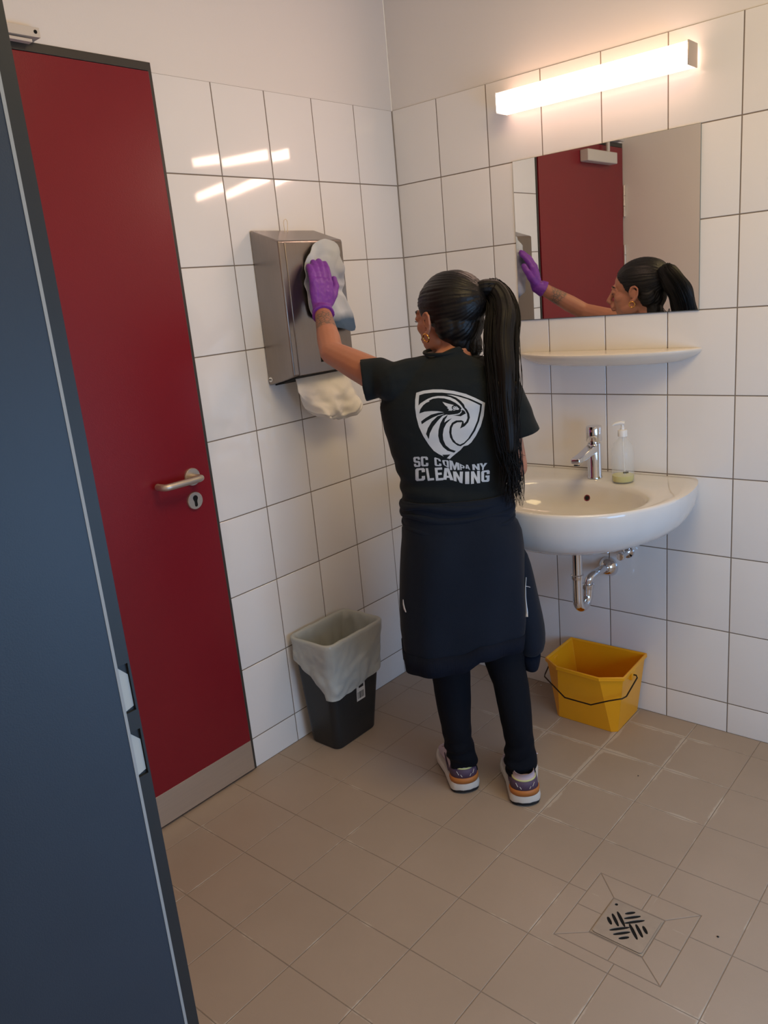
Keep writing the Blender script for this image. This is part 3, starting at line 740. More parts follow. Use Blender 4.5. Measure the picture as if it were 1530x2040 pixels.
MB().tube(hp, 0.0024, 10).build('wire_handle', M['wire'], bk, smooth=50)
MB().box((0.924, -0.140, .180), (0.9355, -0.112, .212)).build('handle_lug', M['yellow'], bk, bevel=.002)
MB().box((0.6535, -0.160, .176), (0.661, -0.136, .206)).build('handle_lug', M['yellow'], bk, bevel=.002)

# ------------------------------------------------------------ floor drain
fd = thing('floor_drain', (1.278, -0.95, 0), 'square stainless floor drain with curved slots set in the floor tiles', 'floor drain')
cx, cy, hw = 1.2785, -0.9505, 0.0605
mb = MB(); mb.box((cx - hw - .003, cy - hw - .003, -0.0009), (cx + hw + .003, cy + hw + .003, 0.0006)); mb.build('drain_frame', M['drain'], fd, bevel=.0005)
def drain():
    # plate with real slots cut through by triangulating around them
    vs2 = []; edges = []; 
    def loop(pts):
        o = len(vs2); vs2.extend(V(p) for p in pts); edges.extend((o + i, o + (i + 1) % len(pts)) for i in range(len(pts)))
        return pts
    r = .008; outer = []
    for sx, sy, a0 in ((1, 1, 0), (-1, 1, 90), (-1, -1, 180), (1, -1, 270)):
        for k in range(6):
            a = radians(a0 + 18 * k); outer.append((sx * (hw - r) + r * cos(a), sy * (hw - r) + r * sin(a)))
    loop(outer); slots = []
    def slot(c, ang, L, w_):
        a = radians(ang); pts = []
        for k in range(16):
            t = 2 * pi * k / 16; u = L / 2 * cos(t); v = w_ / 2 * math.copysign(abs(sin(t)) ** .8, sin(t))
            pts.append((c[0] + u * cos(a) - v * sin(a), c[1] + u * sin(a) + v * cos(a)))
        loop(pts); slots.append(pts)
    # four groups of three parallel slots turned 90 degrees to each other, laid on the diagonals
    for g, (qx, qy, ang) in enumerate(((0, .031, 45), (.031, 0, 135), (0, -.031, 45), (-.031, 0, 135))):
        a = radians(ang); px, py = -sin(a), cos(a)
        for k in (-1, 0, 1):
            L = (.050, .042, .026)[[0, 1, 2][(k + 1)]] 
            sgn = 1 if (qx * px + qy * py) > 0 else -1
            o_ = k * .0140 * sgn
            slot((qx * .95 + px * o_, qy * .95 + py * o_), ang, L, .0084)
    hole = [(-.048 + .004 * cos(t), .047 + .004 * sin(t)) for t in [2 * pi * k / 12 for k in range(12)]]
    loop(hole); slots.append(hole)
    V2, E2, F2, *_ = delaunay_2d_cdt(vs2, edges, [], 1, 1e-6)
    def inside(p, pl):
        c = False
        for i in range(len(pl)):
            a, b = pl[i], pl[i - 1]
            if (a[1] > p[1]) != (b[1] > p[1]) and p[0] < (b[0] - a[0]) * (p[1] - a[1]) / (b[1] - a[1]) + a[0]: c = not c
        return c
    F = [fc_ for fc_ in F2 if not any(inside(sum((V2[i] for i in fc_), V((0, 0))) / len(fc_), s_) for s_ in slots)]
    mb = MB(); mb.add([(cx + p.x, cy + p.y, 0.0022) for p in V2], F)
    return mb.build('slotted_plate', M['drain'], fd, solid=.0014)
drain()
MB().box((cx - .055, cy - .055, 0.00061), (cx + .055, cy + .055, 0.0009)).build('drain_pit', M['dark'], fd)

# ------------------------------------------------------------ the person
O = V((0.76, -0.65, 0)); RT = V((0.74433615, 0.66780513, 0)); NN = V((-0.66780513, 0.74433615, 0)); UP = V((0, 0, 1))
def P(u, v, off=0.0):
    d = CR * ((u - 765) / FPX) - CU * ((v - 1020) / FPX) - CB
    q = O + NN * off
    return CP + d * ((q - CP).dot(NN) / d.dot(NN))
def loft(rows, n=40, e=2.3, mb=None, grow=0.0, fold=None, ff=1.0):
    """rows: (v, u_left, u_right, offset, depth radius); silhouettes of the body seen from behind"""
    mb = mb or MB(); rs = []
    for (v, ul, ur, off, dr) in rows:
        a, b = P(ul, v, off), P(ur, v, off); c = (a + b) / 2; hw = (b - a).length / 2 + grow; rt = (b - a).normalized()
        z = c.z; rt = V((RT.x, RT.y, rt.z * 0.0))
        ring = []
        for k in range(n):
            t = 2 * pi * k / n
            x = hw * math.copysign(abs(cos(t)) ** (2 / e), cos(t)); y = (dr + grow) * math.copysign(abs(sin(t)) ** (2 / e), sin(t))
            p = c + rt * x + NN * (y * (ff if y > 0 else 1))
            if fold: p = fold(p, t, c)
            ring.append(p)
        rs.append(ring)
    return mb.rings(rs)

# skeleton joints
HC = V((0.634, -0.620, 1.405)); HF = V((-0.975, 0.19, -0.05)).normalized(); HL = UP.cross(HF).normalized(); HU = HF.cross(HL)
def H(f_, l, u): return HC + HF * f_ + HL * l + HU * u
HA = (HF, HL, HU)
wristL = V((0.192, -0.648, 1.455)); elbL = V((0.335, -0.772, 1.335)); shL = P(758, 752, 0.045)
shR = P(985, 757, 0.03); elbR = P(1026, 930, 0.0); wristR = elbR + NN * 0.235 - RT * 0.03 + V((0, 0, 0.0))
neckB = P(888, 712, 0.05)

def hand(mb, wrist, fdir, back, thumb_side, g=0.0, curl=0.25, reach=1.0):
    """palm, four bent fingers of different lengths and a thumb leaving the side of the palm"""
    fdir = fdir.normalized(); back = (back - fdir * back.dot(fdir)).normalized(); th = (thumb_side - fdir * thumb_side.dot(fdir)); th = (th - back * th.dot(back)).normalized()
    W = lambda a, b, c: wrist + fdir * a + th * b + back * c
    # palm
    for b, r0, r1 in ((0.026, .013, .011), (0.010, .014, .012), (-0.008, .014, .012), (-0.024, .0125, .0105)):
        mb.capsule([W(0.006, b * .6, 0), W(0.045, b * .9, 0.001), W(0.082, b, 0)], [r0 + g, r0 + g, r1 + g])
    mb.capsule([W(0.015, 0.020, -0.008), W(0.05, 0.026, -0.006)], [.013 + g, .011 + g])
    L = {0.026: .070, 0.009: .078, -0.009: .073, -0.025: .057}
    for i, (b, ln) in enumerate(L.items()):
        pts = [W(0.080, b, 0)]; ang = 0.08; d = 0.0
        spread = (b * 0.25)
        for seg, rr in ((.45, .0088), (.32, .0080), (.23, .0070)):
            ang += curl * (1 + .08 * i)
            dirv = fdir * cos(ang) - back * sin(ang) + th * spread / .08 * 0.25
            pts.append(pts[-1] + dirv.normalized() * ln * seg)
        mb.capsule(pts, [.0090 + g, .0084 + g, .0077 + g, .0066 + g])
    t0 = W(0.022, 0.026, -0.004); t1 = W(0.050, 0.046, -0.010); t2 = W(0.078, 0.056, -0.016); t3 = W(0.100, 0.056, -0.022)
    mb.capsule([t0, t1, t2, t3], [.0125 + g, .0108 + g, .0092 + g, .0076 + g])

fL = V((-0.12, 0.22, 1.0)); bL = V((0.93, -0.30, 0.1)); tL = V((0.1, 1, 0))
fR = NN * 1.0 - RT * 0.5 - UP * 0.15; bR = UP * 0.8 + RT * .5; tR = -RT

def arms(mb, g=0.0, hands=True, upto=1.0):
    mb.capsule([shL, shL.lerp(elbL, .5), elbL], [.046 + g, .041 + g, .0335 + g])
    mb.capsule([elbL, elbL.lerp(wristL, .3), elbL.lerp(wristL, .7), wristL], [.034 + g, .0345 + g, .028 + g, .0235 + g])
    mb.capsule([shR, shR.lerp(elbR, .5), elbR], [.046 + g, .041 + g, .034 + g])
    mb.capsule([elbR, elbR.lerp(wristR, .3), elbR.lerp(wristR, .7), wristR], [.034 + g, .035 + g, .028 + g, .023 + g])

# torso silhouettes (v, left, right, offset, depth radius)
TORSO = [(706, 862, 926, .055, .050), (716, 836, 950, .052, .064), (732, 800, 984, .048, .082), (760, 768, 1004, .045, .098), (800, 756, 1012, .042, .104), (850, 766, 1010, .042, .106),
         (900, 782, 1008, .042, .100), (950, 797, 1004, .042, .092), (1000, 804, 1012, .036, .084), (1060, 808, 1020, .022, .084)]
HIPS = [(985, 806, 1010, .04, .09), (1060, 808, 1020, .036, .105), (1140, 806, 1030, .030, .115), (1200, 812, 1040, .026, .11), (1245, 830, 1040, .024, .095)]
LEGL = [(1225, 832, 938, .026, .085), (1320, 856, 936, .022, .062), (1360, 863, 937, .018, .054), (1400, 869, 938, .010, .055), (1440, 878, 938, .006, .053), (1475, 886, 941, .010, .044), (1500, 892, 949, .022, .037), (1517, 897, 951, .030, .034), (1542, 906, 946, .052, .026)]
LEGR = [(1225, 935, 1042, .012, .085), (1320, 966, 1045, -.008, .062), (1360, 982, 1052, -.018, .054), (1400, 990, 1057, -.026, .055), (1440, 999, 1060, -.034, .052), (1475, 1007, 1063, -.034, .044), (1508, 1006, 1067, -.032, .040), (1530, 1009, 1067, -.028, .037), (1556, 1018, 1062, -.008, .026)]

def body():
    mb = MB()
    # head
    mb.ell(H(-.012, 0, .030), (.092, .073, .077), HA); mb.ell(H(.032, 0, -.028), (.054, .056, .072), HA)
    mb.ell(H(.030, 0, -.068), (.050, .047, .034), HA); mb.ell(H(.066, 0, -.091), (.017, .019, .015), HA)
    for s_ in (1, -1):
        mb.ell(H(.052, s_ * .034, -.018), (.026, .022, .022), HA); mb.ell(H(.020, s_ * .045, -.062), (.034, .012, .022), HA)
        mb.ell(H(.073, s_ * .031, .006), (.0128, .0165, .0105), HA)      # closed-down eye lids
        mb.ell(H(.099, s_ * .009, -.031), (.0095, .0072, .0065), HA)     # nostril wings
        # ear: helix, lobe, concha wall
        e = lambda f_, u, l=0.0: H(-.004 + f_, s_ * (.0735 + l), -.012 + u)
        mb.capsule([e(.012, -.006), e(.014, .012, .003), e(.006, .028, .006), e(-.008, .031, .009), e(-.019, .020, .011), e(-.018, .002, .010), e(-.010, -.014, .007), e(.002, -.024, .004), e(.010, -.020, .001)], [.0036, .0038, .004, .004, .004, .004, .0042, .0058, .005])
        mb.ell(e(-.003, .004, .001), (.012, .004, .022), HA)
    mb.ell(H(.078, 0, .022), (.013, .043, .011), HA)
    mb.capsule([H(.084, 0, .016), H(.096, 0, -.006), H(.107, 0, -.024)], [.0075, .0085, .0098])
    mb.ell(H(.090, 0, -.046), (.011, .019, .010), HA)
    mb.ell(H(.0915, 0, -.0515), (.0090, .022, .0052), HA); mb.ell(H(.0895, 0, -.0600), (.0085, .019, .0058), HA)
    # neck
    mb.capsule([H(-.030, 0, -.045), H(-.040, 0, -.09), neckB - UP * .03, neckB - UP * .07], [.048, .047, .052, .075])
    loft([(r[0], r[1] + 8, r[2] - 8, r[3], r[4] - .008) for r in TORSO], mb=mb)
    loft([(r[0], r[1] + 6, r[2] - 6, r[3], r[4] - .008) for r in HIPS], mb=mb, ff=.72)
    for LG in (LEGL, LEGR):
        loft([(r[0], r[1] + 3, r[2] - 3, r[3], r[4] - .004) for r in LG], mb=mb, n=24, e=2)
    arms(mb)
    hand(mb, wristL, fL, bL, tL, curl=.16); hand(mb, wristR, fR, bR, tR, curl=.42)
    for (hx, d) in FEET:
        mb.capsule([hx + d * .035 + UP * .055, hx + d * .09 + UP * .045, hx + d * .17 + UP * .032, hx + d * .205 + UP * .028], [.030, .031, .028, .020])
        mb.capsule([hx + d * .075 + UP * .12, hx + d * .075 + UP * .05], [.026, .024])
    me = remeshed(mb, 0.0036, 3, .5)
    return me
# heels on the floor: back of the shoe and pointing direction
FEET = [(V((0.673, -0.735, 0)), (NN * .995 - RT * .10).normalized()), (V((0.854, -0.693, 0)), (NN * .99 + RT * .07).normalized())]

# skin with lips and the forearm tattoo
def skin():
    m = mat('warm_tan_skin', (176, 118, 92), 0.48, noise_amt=0.06, noise_scale=18, bump=0.15, bump_scale=260)
    nt = m.node_tree; N = nt.nodes; L = nt.links; b = N['Principled BSDF']
    b.inputs['Subsurface Weight'].default_value = 0.08; b.inputs['Subsurface Radius'].default_value = (.012, .005, .003)
    cur = b.inputs['Base Color'].links[0].from_socket
    geo = N.new('ShaderNodeNewGeometry')
    def blob(c, r, color, amt, tex=None):
        nonlocal cur
        d = N.new('ShaderNodeVectorMath'); d.operation = 'SUBTRACT'; L.new(geo.outputs['Position'], d.inputs[0]); d.inputs[1].default_value = c
        ln = N.new('ShaderNodeVectorMath'); ln.operation = 'LENGTH'
        sc = N.new('ShaderNodeVectorMath'); sc.operation = 'DIVIDE'; L.new(d.outputs[0], sc.inputs[0]); sc.inputs[1].default_value = r
        L.new(sc.outputs[0], ln.inputs[0])
        mr = N.new('ShaderNodeMapRange'); L.new(ln.outputs['Value'], mr.inputs['Value']); mr.inputs['From Min'].default_value = 1.0; mr.inputs['From Max'].default_value = .8; mr.inputs['To Max'].default_value = amt
        fac = mr.outputs[0]
        if tex:
            t = N.new('ShaderNodeTexVoronoi'); t.feature = 'DISTANCE_TO_EDGE'; t.inputs['Scale'].default_value = tex; L.new(geo.outputs['Position'], t.inputs['Vector'])
            m2 = N.new('ShaderNodeMapRange'); L.new(t.outputs['Distance'], m2.inputs['Value']); m2.inputs['From Min'].default_value = .16; m2.inputs['From Max'].default_value = .02; m2.inputs['To Min'].default_value = .35; m2.inputs['To Max'].default_value = 1
            mm = N.new('ShaderNodeMath'); mm.operation = 'MULTIPLY'; L.new(fac, mm.inputs[0]); L.new(m2.outputs[0], mm.inputs[1]); fac = mm.outputs[0]
        mx = N.new('ShaderNodeMix'); mx.data_type = 'RGBA'; L.new(fac, mx.inputs['Factor']); L.new(cur, mx.inputs['A']); mx.inputs['B'].default_value = (*s2l(color), 1)
        L.new(mx.outputs['Result'], b.inputs['Base Color']); cur = mx.outputs['Result']
    blob(tuple(H(.094, 0, -.0555)), (.014, .022, .0085), (150, 76, 70), .8)
    tc = elbL.lerp(wristL, .66)
    blob(tuple(tc + V((.012, -.012, 0))), (.046, .046, .050), (84, 82, 74), .85, 70)
    return m
M['skin'] = skin()
PO = (0.74, -0.66, 0.0)
me = body(); shift(me, PO)
person = link('person', me, M['skin'], origin=PO, smooth=180)
tag(person, 'woman in a black printed t-shirt with navy jacket round her waist, wiping the dispenser', 'person')

# ---- t-shirt
def tee():
    mb = MB()
    loft([(r[0], r[1], r[2], r[3], r[4] + .003) for r in TORSO[:-2]] + [(1005, 800, 1014, .04, .098), (1030, 800, 1018, .04, .10)], mb=mb, e=2.4)
    # shoulders and sleeves
    a = P(800, 745, .05); dl = (elbL - shL).normalized()
    s0 = shL - dl * .05; s2 = P(727, 757, .047) 
    mb.capsule([P(850, 745, .05), s0 + UP * .004], [.050, .052])
    mb.tube([s0 + UP * .004, shL, s2, s2 + (s2 - shL).normalized() * .006], [.050, .053, .056, .0565], 28)
    mb.capsule([P(940, 742, .045), shR, shR.lerp(elbR, .35)], [.05, .057, .060])
    e_ = P(1034, 868, .004)
    mb.tube([shR, shR.lerp(e_, .5), e_, e_ + (e_ - shR).normalized() * .006], [.058, .060, .056, .056], 24)
    mb.tube([neckB - UP * .03 - NN * .0, neckB + UP * .004, neckB + UP * .016 - RT*.004], [.062, .055, .052], 24)
    me = remeshed(mb, 0.0048, 3, .5)
    def fold(co, n):
        z = co.z; r = (co - O).dot(RT)
        d = 0.0035 * noise.noise(V((r * 9, z * 14, co.y * 5))) + 0.0022 * noise.noise(V((r * 22 + z * 12, z * 26, 3)))
        if z < 1.06: d += 0.0035 * sin(z * 110 + r * 14 + 2 * noise.noise(V((r * 8, z * 8, 0)))) * min(1, (1.06 - z) * 9)
        return n * d
    displace(me, fold)
    bv = BVHTree.FromPolygons([v.co.copy() for v in me.vertices], [tuple(p.vertices) for p in me.polygons])
    shift(me, PO)
    return link('tshirt', me, M['tee'], person, smooth=180), bv
tshirt, tbvh = tee()
# collar rib
cb = MB(); cc = neckB + UP * .017 - RT * .004
cb.tube([cc + RT * (.0525 * cos(t)) + NN * (.0525 * sin(t)) + UP * (.004 * sin(t * 1.0)) for t in [2 * pi * k / 40 for k in range(40)]], 0.0045, 10, closed=True)
cb.build('collar', M['tee'], tshirt, smooth=180)

# ---- printed emblem and lettering on the back of the shirt
def inside(p, pl):
    c = False; x, y = p
    for i in range(len(pl)):
        a, b = pl[i], pl[i - 1]
        if (a[1] > y) != (b[1] > y) and x < (b[0] - a[0]) * (y - a[1]) / (b[1] - a[1]) + a[0]: c = not c
    return c
SHIELD = [(225,172),(330,140),(480,121),(620,122),(800,144),(980,190),(1120,250),(1270,325),(1262,400),(1250,520),(1205,680),(1130,830),(1060,930),(1010,970),(945,985),(900,1040),(830,1095),(770,1145),(735,1180),(690,1168),(745,1110),(690,1114),(620,1116),(640,1142),(560,1102),(490,1055),(420,970),(330,830),(265,690),(225,540),(207,400),(208,280)]
B1 = [(270,210),(350,185),(480,170),(620,170),(760,186),(900,215),(1050,265),(1150,310),(1225,345),(1215,440),(1182,600),(1120,750),(1040,870),(960,950),(900,986),(850,974),(780,922),(738,850),(724,770),(735,690),(770,628),(830,594),(910,590),(942,605),(950,642),(985,606),(1003,555),(996,490),(962,430),(935,400),(915,368),(870,320),(820,278),(740,240),(640,222),(550,222),(470,236),(400,264),(340,300),(290,332),(258,368),(262,290)]
W1 = [(690,203),(760,205),(850,225),(1000,270),(1110,320),(1195,362),(1186,450),(1152,600),(1092,740),(1012,870),(950,932),(890,960),(830,932),(782,870),(760,790),(765,710),(790,655),(850,622),(922,620),(905,680),(890,716),(960,682),(1015,622),(1040,550),(1030,490),(1000,430),(966,395),(950,350),(900,295),(830,245),(760,218)]
B2 = [(270,487),(285,425),(330,362),(375,325),(428,303),(412,292),(480,262),(560,252),(650,258),(740,284),(820,325),(880,368),(915,408),(900,432),(915,440),(885,478),(850,492),(780,502),(720,508),(680,502),(640,492),(560,512),(470,552),(380,602),(308,652),(298,608),(360,560),(450,505),(560,476),(645,468),(550,452),(450,450),(350,460)]
W2 = [(622,310),(700,335),(780,355),(840,380),(880,418),(862,432),(830,430),(800,444),(770,430),(768,445),(740,443),(712,444),(722,425),(690,400),(712,398),(660,360)]
B2b = [(770,512),(850,524),(900,530),(940,507),(980,487),(960,450),(922,428),(912,470),(880,502),(820,512)]
B3 = [(665,490),(545,530),(460,612),(400,712),(373,800),(415,880),(430,790),(480,690),(550,600),(625,522),(690,500)]
B4 = [(705,503),(632,560),(590,640),(563,740),(558,830),(580,920),(632,1000),(700,1055),(800,1084),(826,1058),(742,1030),(672,970),(636,890),(628,810),(642,720),(682,640),(768,558),(702,590),(650,626),(662,580),(690,540)]
def circ(x, y, r, n=18): return [(x + r * cos(2 * pi * k / n), y + r * sin(2 * pi * k / n)) for k in range(n)]
LAYERS = [(SHIELD, 1), (B1, 0), (W1, 1), (B2, 0), (B2b, 0), (B3, 0), (B4, 0), (W2, 1), (circ(800, 398, 36), 0), (circ(806, 402, 25), 1), (circ(800, 396, 8), 0)]
GL = {
 'S': [[(1,.22),(1,.1),(.85,0),(.15,0),(0,.1),(0,.45),(.15,.56),(.62,.6),(.66,.64),(.66,.8),(.6,.84),(.4,.84),(.34,.8),(.34,.68),(0,.68),(0,.9),(.15,1),(.85,1),(1,.9),(1,.52),(.86,.42),(.38,.38),(.34,.34),(.34,.2),(.4,.16),(.6,.16),(.66,.2),(.66,.3),(1,.3)]],
 'C': [[(1,.34),(1,.1),(.85,0),(.15,0),(0,.1),(0,.9),(.15,1),(.85,1),(1,.9),(1,.64),(.66,.64),(.66,.8),(.6,.84),(.4,.84),(.34,.8),(.34,.2),(.4,.16),(.6,.16),(.66,.2),(.66,.34)]],
 'O': [[(.15,0),(.85,0),(1,.1),(1,.9),(.85,1),(.15,1),(0,.9),(0,.1)], [(.4,.16),(.6,.16),(.66,.2),(.66,.8),(.6,.84),(.4,.84),(.34,.8),(.34,.2)]],
 'M': [[(0,0),(.32,0),(.5,.55),(.68,0),(1,0),(1,1),(.76,1),(.76,.4),(.58,1),(.42,1),(.24,.4),(.24,1),(0,1)]],
 'P': [[(0,0),(.85,0),(1,.1),(1,.52),(.85,.62),(.34,.62),(.34,1),(0,1)], [(.34,.17),(.6,.17),(.66,.21),(.66,.41),(.6,.45),(.34,.45)]],
 'A': [[(.28,0),(.72,0),(1,1),(.68,1),(.63,.82),(.37,.82),(.32,1),(0,1)], [(.5,.25),(.6,.66),(.4,.66)]],
 'N': [[(0,0),(.33,0),(.68,.55),(.68,0),(1,0),(1,1),(.68,1),(.32,.45),(.32,1),(0,1)]],
 'Y': [[(0,0),(.34,0),(.5,.35),(.66,0),(1,0),(.66,.6),(.66,1),(.34,1),(.34,.6)]],
 'L': [[(0,0),(.36,0),(.36,.82),(1,.82),(1,1),(0,1)]],
 'E': [[(0,0),(1,0),(1,.18),(.36,.18),(.36,.4),(.88,.4),(.88,.58),(.36,.58),(.36,.82),(1,.82),(1,1),(0,1)]],
 'I': [[(0,0),(1,0),(1,1),(0,1)]],
 'G': [[(1,.34),(1,.1),(.85,0),(.15,0),(0,.1),(0,.9),(.15,1),(.85,1),(1,.9),(1,.46),(.5,.46),(.5,.62),(.66,.62),(.66,.8),(.6,.84),(.4,.84),(.34,.8),(.34,.2),(.4,.16),(.6,.16),(.66,.2),(.66,.34)]],
}
TXT = [('S',(178,1150),(278,1144),(292,1298),(194,1302)),('C',(290,1142),(400,1144),(412,1290),(302,1292)),('C',(497,1150),(592,1182),(612,1290),(506,1286)),('O',(614,1196),(718,1200),(722,1318),(640,1272)),
 ('M',(727,1196),(876,1242),(886,1347),(737,1347)),('P',(884,1250),(962,1290),(952,1347),(896,1347)),('A',(966,1262),(1030,1272),(1046,1347),(974,1322)),('N',(1074,1262),(1184,1250),(1192,1350),(1082,1347)),('Y',(1188,1246),(1305,1240),(1268,1351),(1206,1351)),
 ('C',(210,1325),(356,1314),(360,1505),(213,1517)),('L',(368,1320),(468,1316),(498,1502),(400,1512)),('E',(504,1314),(616,1306),(636,1502),(524,1511)),('A',(612,1318),(760,1314),(792,1504),(634,1494)),('N',(782,1370),(936,1372),(928,1552),(796,1512)),
 ('I',(968,1374),(1030,1372),(1032,1561),(968,1561)),('N',(1058,1370),(1192,1360),(1197,1546),(1058,1561)),('G',(1213,1362),(1342,1346),(1337,1526),(1214,1531))]
def decal(name, layers, region, step):
    pts = []; edges = []
    for pl, _ in layers:
        o = len(pts)
        dense = []
        for i in range(len(pl)):
            a = V(pl[i]); b = V(pl[(i + 1) % len(pl)]); k = max(1, int((b - a).length / 26))
            dense += [a.lerp(b, j / k) for j in range(k)]
        pts += dense; edges += [(o + i, o + (i + 1) % len(dense)) for i in range(len(dense))]
    x = region[0]
    while x <= region[2]:
        y = region[1]
        while y <= region[3]: pts.append(V((x + .37, y + .41))); y += step
        x += step
    V2, E2, F2, *_ = delaunay_2d_cdt([V(p) for p in pts], edges, [], 0, 1e-4)
    keep = []
    for f_ in F2:
        c = sum((V2[i] for i in f_), V((0, 0))) / len(f_)
        val = 0
        for pl, w_ in layers:
            if inside(c, pl): val = w_
        if val: keep.append(tuple(f_))
    used = sorted({i for f_ in keep for i in f_}); idx = {u: k for k, u in enumerate(used)}
    base = []
    for u in used:
        px = 800 + V2[u].x / 7.65; py = 760 + V2[u].y / 7.65
        d = at_ray(px, py); h, n, _, _ = tbvh.ray_cast(CP, d)
        if h is None: h = P(px, py, -.06); n = -NN
        if n.dot(d) > 0: n = -n
        base.append(h + n * 0.0007)
    mb = MB(); mb.add(base, [tuple(idx[i] for i in f_) for f_ in keep])
    return mb.build(name, M['print'], tshirt, smooth=180)
o = decal('bird_emblem', LAYERS, (200, 110, 1280, 1190), 45); o['label'] = 'silver shield emblem with a bird head'
lay = []
for ch, a, b, c, d in TXT:
    q = [V(a), V(b), V(c), V(d)]
    for k, loop_ in enumerate(GL[ch]):
        lay.append(([tuple(q[0].lerp(q[1], x).lerp(q[3].lerp(q[2], x), y)) for x, y in loop_], 1 if k == 0 else 0))
o = decal('lettering', lay, (170, 1130, 1350, 1570), 45); o['label'] = 'silver words SC COMPANY CLEANING'

# ---- jacket tied round the waist
def jacket():
    n = 120
    rows = [(982, 803, 1012, .040, .104), (990, 801, 1016, .040, .108), (1004, 803, 1020, .040, .110), (1016, 801, 1021, .040, .112), (1030, 803, 1023, .039, .116), (1042, 804, 1024, .038, .118), (1052, 803, 1030, .038, .121), (1075, 802, 1036, .037, .126), (1110, 800, 1042, .035, .131), (1160, 798, 1046, .032, .135),
            (1220, 797, 1050, .028, .138), (1270, 799, 1052, .022, .138), (1300, 803, 1050, .018, .136), (1325, 806, 1048, .016, .134), (1338, 808, 1047, .014, .130)]
    hemv = {0: 1338, 1: 1343}
    out = []; inn = []
    R_ = []
    for j, (v, ul, ur, off, dr) in enumerate(rows):
        a, b = P(ul, v, off), P(ur, v, off); c = (a + b) / 2; hw = (b - a).length / 2
        t_ = max(0, (j - 7) / 7)
        ring = []
        for k in range(n):
            t = 2 * pi * k / n
            x = hw * math.copysign(abs(cos(t)) ** (2 / 2.5), cos(t)); y = dr * math.copysign(abs(sin(t)) ** (2 / 2.5), sin(t)) * (lerp(1.0, .72, min(1, max(0, (v - 1010) / 50.))) if sin(t) > 0 else 1)
            s_ = x / hw
            p = c + RT * x + NN * y + UP * (P((ul + ur) / 2, v, off - dr * .85).z - P((ul + ur) / 2, v, off).z) * min(1, max(0, (v - 1000) / 120.))
            d = (RT * cos(t) + NN * sin(t))
            w_ = t_ * (0.006 * sin(t * 9 + 1.3) + 0.010 * noise.noise(V((cos(t) * 2.2, sin(t) * 2.2, v * .004))))
            w_ += 0.0045 * noise.noise(V((s_ * 2.5, y * 9, v * .055))) * (1.0 if j < 8 else .3)
            if sin(t) < 0: w_ += 0.014 * math.exp(-((v - 1110) / 75.) ** 2) * (math.exp(-((s_ - .45) / .3) ** 2) + math.exp(-((s_ + .4) / .3) ** 2))
            # hem line rises towards the right of centre, as seen from behind
            rise = 0.0
            if s_ > -0.15: rise = 0.034 * min(1, (s_ + .15) / .30) ** 1.5
            p = p + d * w_ + UP * rise * max(0, (v - 1180) / 158.) ** 1.3 - UP * (.012 * max(0, -s_ - .3) / .7) * max(0, (v - 1180) / 158.)
            ring.append(p)
        R_.append(ring)
    inner = []
    for ring in reversed(R_):
        c = sum(ring, V((0, 0, 0))) / n
        inner.append([p - V((p.x - c.x, p.y - c.y, 0)).normalized() * .005 for p in ring])
    mb = MB(); mb.rings(R_ + inner, closed=True)
    # waist roll
    for (v, r, du, ph) in ((994, .0095, 0, 0), (1012, .0085, 1, 1), (1034, .0075, 2, 2)):
        row = min(rows, key=lambda q: abs(q[0] - v)); a, b = P(row[1], v, row[3]), P(row[2], v, row[3]); c = (a + b) / 2; hw = (b - a).length / 2 - .003
        mb.tube([c + RT * (hw * math.copysign(abs(cos(t)) ** .8, cos(t))) + NN * ((row[4] - .002) * math.copysign(abs(sin(t)) ** .8, sin(t))) + UP * (.006 * sin(t * 2 + ph) + .003 * sin(5 * t + ph)) for t in [2 * pi * k / 90 for k in range(90)]],
                [r * (1 + .3 * sin(k * .31 + ph)) for k in range(90)], 12, closed=True)
    jk = mb.build('jacket', M['jacket'], person, smooth=180)
    # hem band
    hb = MB(); o_ = []
    for ring in R_[-3:]:
        c = sum(ring, V((0, 0, 0))) / n
        o_.append([p + V((p.x - c.x, p.y - c.y, 0)).normalized() * .0025 for p in ring])
    i_ = []
    for ring in reversed(R_[-3:]):
        c = sum(ring, V((0, 0, 0))) / n
        i_.append([p - V((p.x - c.x, p.y - c.y, 0)).normalized() * .006 - UP * .002 for p in ring])
    hb.rings(o_ + i_, closed=True); hb.build('hem_band', M['rib'], jk, smooth=180)
    # loose front panels showing at both sides
    def panel(rows_, name):
        m2 = MB()
        def fold(p, t, c): return p + (RT * cos(t) + NN * sin(t)) * (.008 * noise.noise(V((p.x * 14, p.y * 14, p.z * 5))))
        loft(rows_, n=48, e=2.0, mb=m2, fold=fold)
        pn = m2.build(name, M['jacket'], jk, smooth=180, subd=1)
        return pn
    panel([(1085, 1012, 1042, .03, .04), (1120, 1005, 1054, .03, .060), (1160, 1005, 1064, .03, .075), (1200, 1008, 1074, .03, .082), (1240, 1012, 1082, .03, .085), (1275, 1018, 1083, .028, .08), (1297, 1026, 1078, .028, .070)], 'side_panel')
    m2 = MB(); loft([(1290, 1028, 1077, .028, .064), (1300, 1028, 1076, .028, .066), (1318, 1032, 1073, .028, .062), (1327, 1042, 1070, .028, .055)], n=40, e=2.0, mb=m2); m2.build('cuff', M['rib'], jk, smooth=180, subd=1)
    # zips lie on the cloth
    dg = bpy.context.evaluated_depsgraph_get(); dg.update()
    vs_ = []; fs_ = []
    for ob in [o2 for o2 in bpy.data.objects if o2.name.split('.')[0] in ('jacket', 'side_panel')]:
        e = ob.evaluated_get(dg); m3 = e.to_mesh(); k = len(vs_)
        vs_ += [v.co + V(PO) for v in m3.vertices]; fs_ += [tuple(i + k for i in p.vertices) for p in m3.polygons]; e.to_mesh_clear()
    jb = BVHTree.FromPolygons(vs_, fs_)
